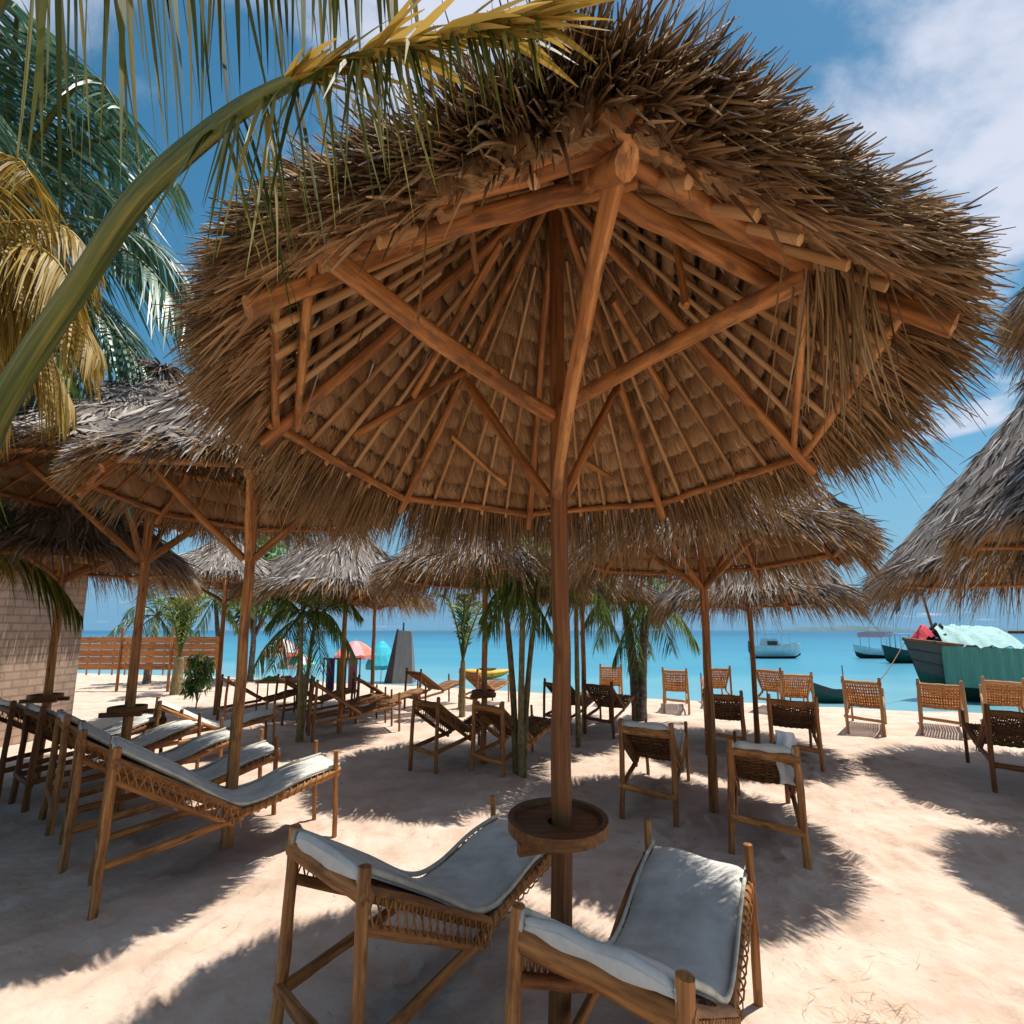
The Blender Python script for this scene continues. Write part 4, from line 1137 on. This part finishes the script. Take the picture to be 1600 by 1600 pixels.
cloth_pile(["folded green cloth at the left end of the stall table", "folded crimson cloth in the middle of the stall table", "folded pink cloth at the right end of the stall table"], (-6.35, 12.3, 0.642), ["green_cloth", "red_cloth", "pink_cloth"], 1.15)

def beach_umbrella(label, loc, zr, rad, h, cols, pole=0.02, tilt=(0, 0)):
    t = thing("beach_umbrella", (loc[0], loc[1], loc[2]), label, "beach umbrella", "cloth beach umbrellas at the water's edge")
    mb = MB(); log(mb, (0, 0, -0.15), (tilt[0], tilt[1], zr + h + 0.08), pole, pole, 6, rough=0); mb.build("pole", "white_paint", t)
    mb = MB()
    ns = 16
    for k in range(ns):
        a0, a1 = 2 * np.pi * k / ns, 2 * np.pi * (k + 1) / ns
        V = []
        for j in range(5):
            f = j / 4
            r = rad * f; z = zr + h * (1 - f ** 1.7) - (0.0 if j < 4 else 0.03)
            for a in (a0, (a0 + a1) / 2, a1):
                V.append((tilt[0] + math.cos(a) * r, tilt[1] + math.sin(a) * r, z - (0.02 * f if a != (a0 + a1) / 2 else 0)))
        i_ = np.arange(15).reshape(5, 3)
        mb.add(V, np.stack([i_[:-1, :-1], i_[1:, :-1], i_[1:, 1:], i_[:-1, 1:]], -1).reshape(-1, 4), mat=(k // 2) % len(cols))
        V2 = [(p[0], p[1], zz_) for p, zz_ in ((V[12], V[12][2]), (V[13], V[13][2]), (V[14], V[14][2]))]
        val = [(p[0], p[1], p[2] - 0.13) for p in V2]
        mb.add(V2 + val, [[0, 1, 4, 3], [1, 2, 5, 4]], mat=(k // 2 + 1) % len(cols))
    mb.build("umbrella_canopy", cols, t, smooth=False)
beach_umbrella("red and white striped beach umbrella below the dark tree", (-11.3, 21.3, -0.05), 0.95, 0.85, 0.42, ["coral_cloth", "white_paint"])
beach_umbrella("aqua beach umbrella behind the red and white one", (-10.9, 22.2, -0.12), 0.6, 0.9, 0.35, ["aqua_cloth", "white_paint"])
beach_umbrella("pink beach umbrella between the two slim parasol posts", (-7.6, 21.2, -0.03), 0.85, 0.95, 0.4, ["pink_cloth", "coral_cloth"])
beach_umbrella("turquoise beach umbrella left of the grey canvas tent", (-6.5, 21.8, -0.08), 0.55, 0.75, 0.75, ["turquoise_cloth"])

t = thing("canvas_tent", (-5.25, 20.6, -0.06), "narrow folded grey canvas changing tent standing at the water's edge", "tent")
mb = MB()
def prism(mb, lo, hi, m=0):
    V = np.array(list(lo) + list(hi), float); k = len(lo)
    for a in range(k):
        b = (a + 1) % k
        mb.add(V[[a, b, k + b, k + a]], [[0, 1, 2, 3]], mat=m)
    if k == 4:
        mb.add(V[4:], [[0, 1, 2, 3]], mat=m); mb.add(V[:4], [[3, 2, 1, 0]], mat=m)
prism(mb, [(-0.28, -0.35, 0), (0.66, -0.3, 0), (0.66, 0.45, 0), (-0.28, 0.4, 0)], [(-0.12, -0.12, 1.62), (0.5, -0.1, 1.58), (0.5, 0.12, 1.58), (-0.12, 0.12, 1.62)])
mb.build("canvas_wall", "grey_canvas", t, smooth=False)
mb = MB()
prism(mb, [(-0.72, -0.1, 0), (-0.285, -0.36, 0), (-0.285, 0.3, 0), (-0.72, 0.3, 0)], [(-0.20, -0.06, 1.66), (-0.125, -0.125, 1.62), (-0.125, 0.1, 1.62), (-0.20, 0.1, 1.66)])
mb.build("side_flap", "dark_canvas", t, smooth=False)
mb = MB(); log(mb, (0.1, 0, 1.5), (0.1, 0, 1.85), 0.05, 0.04, 8, rough=0); mb.build("pole", "flag_blue", t)

# sarongs hung on a line under the small far parasol
t = thing("clothes_rail", (-5.2, 13.4, 0), "wooden rail hung with bright sarongs under the small far parasol", "clothes rail")
for x in (-0.55, 0.55):
    mb = MB(); log(mb, (x, 0, -0.05), (x, 0, 1.0), 0.02, 0.02, 6, n=3); mb.build("rail_post", "wood", t)
mb = MB(); log(mb, (-0.58, 0, 0.98), (0.58, 0, 0.98), 0.016, 0.016, 6, n=3); mb.build("crossbar", "wood", t)
for i, (cn, lab, ww) in enumerate((("purple_cloth", "purple sarong hanging at the left of the rail", 0.24), ("green_cloth", "green sarong hanging in the middle of the rail", 0.3), ("pink_cloth", "pink sarong hanging at the right of the rail", 0.28))):
    V = []
    for a in range(12):
        for b in range(6):
            V.append(((a / 11 - 0.5) * ww, 0.03 * math.sin(a * 1.9 + i) * (0.3 + b / 5), -b * 0.13 - 0.02 * math.sin(a)))
    i_ = np.arange(72).reshape(12, 6)
    mb = MB(); V = np.array(V)
    fc = np.stack([i_[:-1, :-1], i_[1:, :-1], i_[1:, 1:], i_[:-1, 1:]], -1).reshape(-1, 4)
    mb.add(V, fc); mb.add(V + np.array([0, 0.008, 0]), fc[:, ::-1])
    tag(mb.build("hanging_sarong", cn, loc=(-5.2 + (-0.34 + 0.34 * i), 13.38, 0.985)), lab, "sarong", "sarongs hung on the rail")

# ------------------------------------------------------------------ boats
def hull(mb, L, B, H, rake=0.5, sheer=0.25, n=24, m=6, mat_top=0, mat_low=1, transom=True, split=0.5):
    """a boat's shell along +x (bow at -x), keel at z = 0; outer and inner skins and a rim"""
    def sect(f, off=0.0):
        # f: 0 at the bow, 1 at the stern
        half = B / 2 * np.clip(1 - (1 - min(1, f * 2.4)) ** 3.0, 0.02, 1) * (1 - 0.22 * max(0, f - 0.6) / 0.4) - off
        half = max(half, 0.012)
        top = H * (1 + sheer * (1 - f) ** 2.4 * 2.2 + 0.12 * f * f)
        keel = H * 0.55 * max(0, 1 - f * 5.5) ** 1.6 * 0.6
        u = np.linspace(0, 1, m)
        z = keel + off + (top - keel - off) * u
        yv = half * np.sin(np.clip(u, 0, 1) * np.pi / 2) ** 0.55
        x = -L / 2 + L * f - rake * (u ** 1.0) * max(0, 1 - f * 2.6)
        return x, yv, z
    for off, flip in ((0.0, False), (0.05, True)):
        S = []
        for i in range(n):
            x, yv, z = sect(i / (n - 1), off)
            left = np.stack([x, -yv, z], 1)[::-1]; right = np.stack([x, yv, z], 1)[1:]
            S.append(np.concatenate([left, right]))
        k = 2 * m - 1
        V = np.concatenate(S)
        F = []; mm = []
        for i in range(n - 1):
            for j in range(k - 1):
                q = [i * k + j, i * k + j + 1, (i + 1) * k + j + 1, (i + 1) * k + j]
                F.append(q[::-1] if flip else q); mm.append(mat_top if abs(j + 0.5 - (k - 1) / 2) / ((k - 1) / 2) > split else mat_low)
        F = np.array(F); mm = np.array(mm)
        for mi in (mat_top, mat_low):
            if (mm == mi).any():
                mb.add(V, F[mm == mi], V, 0.5, mi)
            if mat_top == mat_low:
                break
        if off == 0.0:
            outer = V.reshape(n, k, 3)
        else:
            inner = V.reshape(n, k, 3)
    for e in (0, -1):
        a, b = outer[:, e], inner[:, e]
        V = np.concatenate([a, b]); k_ = np.arange(n - 1)
        mb.add(V, np.stack([k_, k_ + 1, n + k_ + 1, n + k_], 1), V, 0.5, mat_top)
    if transom:
        a = outer[-1]; c0 = a.mean(0)
        V = np.concatenate([a, [c0]]); kk = len(a)
        mb.add(V, [[j, (j + 1) % kk, kk] for j in range(kk)], V, 0.5, mat_top)
    # floor inside
    return outer

# large wooden boat moored at right
t = thing("wooden_boat", (20.1, 16.6, -0.32), "long weathered wooden boat with green side cloth and pale tarp, moored at right", "boat")
mb = MB(); hl = hull(mb, 9.2, 2.2, 1.15, rake=0.55, sheer=0.20, mat_top=0, mat_low=1, split=0.30)
mb.build("hull", ["hull_grey", "hull_green"], t)
mb = MB(); tube(mb, hl[:, 0], 0.045, 6); tube(mb, hl[:, -1], 0.045, 6); mb.build("gunwale", "wood_dark", t)
for j in (1, 2):
    mb = MB(); tube(mb, hl[:, j] + np.array([0, -0.01, 0]), 0.02, 5); mb.build("strake", "hull_dark", t)
mb = MB()
for q in range(26):
    a_ = rng.random(3)
    c_ = np.array([-4.2 + 0.8 * a_[0], -0.35 + 0.7 * a_[1], 1.35 + 0.42 * a_[2] * (1 - abs(a_[0] - 0.5))])
    tube(mb, spline([c_, c_ + rng.normal(size=3) * 0.16, c_ + rng.normal(size=3) * 0.22, c_ + rng.normal(size=3) * 0.2], 9), 0.045, 6)
mb.build("dark_bundle", "hull_dark", t)  # tangled dark lump, put in where the bow has a dark hollow
mb = MB(); tube(mb, spline([hl[0, 0] + np.array([0, 0, -0.1]), (-7.0, -1.0, 0.75), (-9.0, -2.0, 0.34)], 20), 0.014, 5); mb.build("mooring_rope", "rope", t)
mb = MB(); box(mb, (0.6, 0, 0.85), (6.6, 1.7, 0.06)); mb.build("deck", "wood_dark", t, smooth=False)
mb = MB()       # green cloth hung along the side, with its folds
V = []
for a in range(40):
    for b in range(5):
        x = -4.25 + 2.3 * a / 39
        fo = (x + 4.6) / 9.2; hb = 1.1 * (1 - (1 - min(1, fo * 2.4)) ** 3) + 0.24 - 0.10 * a / 39
        V.append((x, -hb - 0.03 * math.sin(a * 1.1) - 0.02 * b * 0.3, 1.50 - 0.24 * b - 0.06 * a / 39))
i_ = np.arange(200).reshape(40, 5); V = np.array(V)
fc = np.stack([i_[:-1, :-1], i_[1:, :-1], i_[1:, 1:], i_[:-1, 1:]], -1).reshape(-1, 4)
mb.add(V, fc); mb.add(V + np.array([0, 0.03, 0]), fc[:, ::-1]); mb.build("side_cloth", "teal_cloth", t)
mb = MB()       # pale tarp stretched over a frame
V = []
for a in range(22):
    for b in range(12):
        x = -4.2 + 2.3 * a / 21; f = b / 11
        V.append((x + 0.35 * f, -(1.1 * (1 - (1 - min(1, (x + 4.6) / 9.2 * 2.4)) ** 3) + 0.25 - 0.1 * a / 21) * (1 - f) + 0.35 * f, 1.52 - 0.06 * a / 21 + 0.48 * math.sin(f * 2.0) + 0.035 * math.sin(a * 1.3 + b * 0.6) + 0.02 * math.sin(a * 2.9)))
i_ = np.arange(264).reshape(22, 12); V = np.array(V)
fc = np.stack([i_[:-1, :-1], i_[1:, :-1], i_[1:, 1:], i_[:-1, 1:]], -1).reshape(-1, 4)
mb.add(V, fc); mb.add(V - np.array([0, 0, 0.02]), fc[:, ::-1]); mb.build("tarp", "pale_tarp", t)
for x in (-3.6, -1.3, 1.6, 3.4):
    for y in ((-0.95, 0.5) if x > -3 else (-0.2, 0.2)):
        mb = MB(); log(mb, (x, y, 0.85), (x, y, 1.75), 0.035, 0.03, 6); mb.build("awning_post", "wood_dark", t)
mb = MB(); box(mb, (1.9, -0.1, 1.82), (3.9, 2.1, 0.07)); box(mb, (1.9, -0.98, 1.62), (3.9, 0.04, 0.12)); mb.build("cabin_roof", "roof_brown", t, smooth=False)
mb = MB(); log(mb, (-3.5, 0.2, 0.85), (-4.2, 0.25, 3.6), 0.05, 0.03, 8, bend=0.08); mb.build("mast", "wood_dark", t)
mb = MB()
V = []
for a in range(12):
    for b in range(7):
        V.append((-4.75 + 0.75 * a / 11, -0.30 + 0.6 * b / 6, 1.60 + 0.40 * math.sin(a / 11 * 3.1) * math.sin(0.3 + b / 6 * 2.6) + 0.03 * math.sin(a * 2 + b)))
i_ = np.arange(84).reshape(12, 7); mb.add(V, np.stack([i_[:-1, :-1], i_[1:, :-1], i_[1:, 1:], i_[:-1, 1:]], -1).reshape(-1, 4))
mb.build("bow_cover", "red_cloth", t)

# white motorboat
t = thing("motorboat", (24.8, 41, -0.2), "small white motorboat with dark hull stripe afloat beyond the slim parasol post", "boat")
mb = MB(); hull(mb, 4.6, 1.7, 0.75, rake=-0.0, sheer=0.15, mat_top=0, mat_low=1, split=0.25); 
ob = mb.build("hull", ["white_paint", "hull_dark"], t); ob.scale = (-1, 1, 1)
mb = MB(); prism(mb, [(-1.3, -0.55, 0.7), (0.3, -0.55, 0.7), (0.3, 0.55, 0.7), (-1.3, 0.55, 0.7)], [(-1.1, -0.45, 1.25), (-0.1, -0.45, 1.25), (-0.1, 0.45, 1.25), (-1.1, 0.45, 1.25)]); mb.build("cabin", "white_paint", t, smooth=False)
mb = MB(); box(mb, (-0.6, -0.52, 0.98), (0.9, 0.06, 0.24)); mb.build("window", "glass_dark", t, smooth=False)
mb = MB(); box(mb, (-0.2, 0, 1.62), (2.6, 1.4, 0.05)); mb.build("canopy", "white_paint", t, smooth=False)
for x in (-1.35, 0.95):
    for y in (-0.6, 0.6):
        mb = MB(); log(mb, (x, y, 0.7), (x, y, 1.6), 0.025, 0.025, 5, rough=0, n=3); mb.build("canopy_post", "white_paint", t)
mb = MB(); box(mb, (-2.35, 0, 0.75), (0.28, 0.35, 0.7)); mb.build("outboard_motor", "hull_dark", t, smooth=False)

# tour boat with flags
t = thing("flagged_boat", (31.4, 35.0, -0.2), "dark blue boat with several pennants on a mast, left of the wooden boat's bow", "boat")
mb = MB(); hull(mb, 3.0, 1.3, 0.6, rake=0.2, sheer=0.3, mat_top=0, mat_low=1); mb.build("hull", ["hull_dark", "hull_green"], t)
mb = MB(); box(mb, (0.2, 0, 1.55), (1.9, 1.1, 0.06)); mb.build("canopy", "white_paint", t, smooth=False)
for x in (-0.6, 1.0):
    mb = MB(); log(mb, (x, 0.5, 0.5), (x, 0.5, 1.55), 0.04, 0.04, 6, rough=0, n=3); log(mb, (x, -0.5, 0.5), (x, -0.5, 1.55), 0.04, 0.04, 6, rough=0, n=3); mb.build("canopy_frame", "white_paint", t)
mb = MB(); log(mb, (-0.6, 0, 0.6), (-0.5, 0, 4.6), 0.05, 0.03, 6); mb.build("mast", "white_paint", t)
for k, (x, z, s_) in enumerate(((-1.3, 3.3, 0.9), (-0.1, 4.0, 1.0), (-0.3, 2.6, 1.1), (1.3, 3.0, 0.9))):
    mb = MB(); prism(mb, [(x, -0.02, z), (x + 0.35 * s_, -0.02, z + 0.25), (x + 0.38 * s_, 0.02, z + 0.25), (x, 0.02, z)], [(x + 0.1, -0.02, z + 0.85 * s_), (x + 0.6 * s_, -0.02, z + 1.0 * s_), (x + 0.6 * s_, 0.02, z + 1.0 * s_), (x + 0.1, 0.02, z + 0.85 * s_)]); mb.build("pennant", "flag_blue", t, smooth=False)
mb = MB(); log(mb, (-1.3, 0, 0.8), (-1.2, 0, 4.2), 0.025, 0.02, 5, n=3); log(mb, (1.3, 0, 0.8), (1.35, 0, 3.9), 0.025, 0.02, 5, n=3); mb.build("flagpole", "white_paint", t)

t = thing("open_boat", (33.9, 41.0, -0.2), "distant open boat with a faded red awning, farthest of the boats", "boat")
mb = MB(); hull(mb, 3.2, 1.5, 0.55, rake=0.3, sheer=0.3, mat_top=0, mat_low=1, split=0.3); mb.build("hull", ["white_paint", "hull_dark"], t)
mb = MB(); box(mb, (0.3, 0, 1.5), (2.2, 1.3, 0.3), jit=0.1); mb.build("awning", "pink_cloth", t, smooth=False)
for x in (-0.7, 1.3):
    mb = MB(); log(mb, (x, 0.5, 0.5), (x, 0.5, 1.4), 0.04, 0.04, 5, n=3); log(mb, (x, -0.5, 0.5), (x, -0.5, 1.4), 0.04, 0.04, 5, n=3); mb.build("awning_frame", "white_paint", t)

t = thing("skiff", (11.6, 16.0, -0.24), "small dark skiff aground at the waterline, left of the wooden boat", "boat")
mb = MB(); hull(mb, 1.35, 0.6, 0.34, rake=0.2, sheer=0.35, mat_top=0, mat_low=1); mb.build("hull", ["hull_dark", "hull_green"], t)
mb = MB(); box(mb, (0.0, 0, 0.26), (0.14, 0.5, 0.03)); box(mb, (0.4, 0, 0.26), (0.14, 0.46, 0.03)); mb.build("thwart", "wood", t, smooth=False)
mb = MB(); log(mb, (0.55, 0.1, 0.15), (0.52, 0.1, 0.95), 0.02, 0.018, 6); mb.build("pole", "wood_dark", t)

t = thing("kayak", (-1.3, 23.5, -0.2), "long yellow kayak floating behind the young palm with upright leaves", "kayak")
mb = MB()
n = 22
S = []
for i in range(n):
    f = i / (n - 1); r = 0.34 * math.sin(math.pi * min(1, max(0, f * 0.96 + 0.02))) ** 0.6
    ph = np.linspace(0, 2 * np.pi, 12, endpoint=False)
    S.append(np.stack([np.full(12, -1.2 + 2.4 * f), np.cos(ph) * r, 0.22 + np.sin(ph) * r * 0.5 + 0.12 * (2 * f - 1) ** 2], 1))
V = np.concatenate(S); k = np.arange(12); k2 = (k + 1) % 12
mb.add(V, np.concatenate([np.stack([q * 12 + k, (q + 1) * 12 + k, (q + 1) * 12 + k2, q * 12 + k2], 1) for q in range(n - 1)]))
mb.build("hull", "yellow_plastic", t)
mb = MB(); ph = np.linspace(0, 2 * np.pi, 20); tube(mb, np.stack([np.cos(ph) * 0.45, np.sin(ph) * 0.2, np.full(20, 0.40)], 1), 0.03, 6, cap=False); mb.build("cockpit_rim", "hull_dark", t)

# ------------------------------------------------------------------ dry grass and leaf litter on the sand
mb = MB()
def litter(cx, cy, sx, sy, n, L=0.10, w=0.004):
    P = np.stack([rng.normal(cx, sx, n), rng.normal(cy, sy, n), np.full(n, 0.02)], 1)
    P[:, 2] = 0.012 + 0.02 * rng.random(n)
    D = rng.normal(size=(n, 3)); D[:, 2] = np.abs(D[:, 2]) * 0.12
    blades(mb, P, D, rng.uniform(0.4, 1.3, n) * L, w, np.tile([0, 0, 1.0], (n, 1)), segs=2, curl=0.4)
litter(2.2, 2.75, 0.18, 0.22, 160, 0.12)
litter(2.3, 3.1, 0.7, 0.5, 60, 0.10)
litter(3.3, 5.6, 0.5, 0.3, 140, 0.12)
litter(0.2, 7.0, 0.5, 0.3, 160, 0.14)
litter(-1.0, 6.2, 1.2, 0.5, 120, 0.10)
litter(1.5, 5, 3.5, 2.0, 420, 0.06)
litter(-1.5, 4, 2.5, 1.5, 200, 0.05, 0.007)
structure(mb.build("dry_grass", "straw"), "stuff")
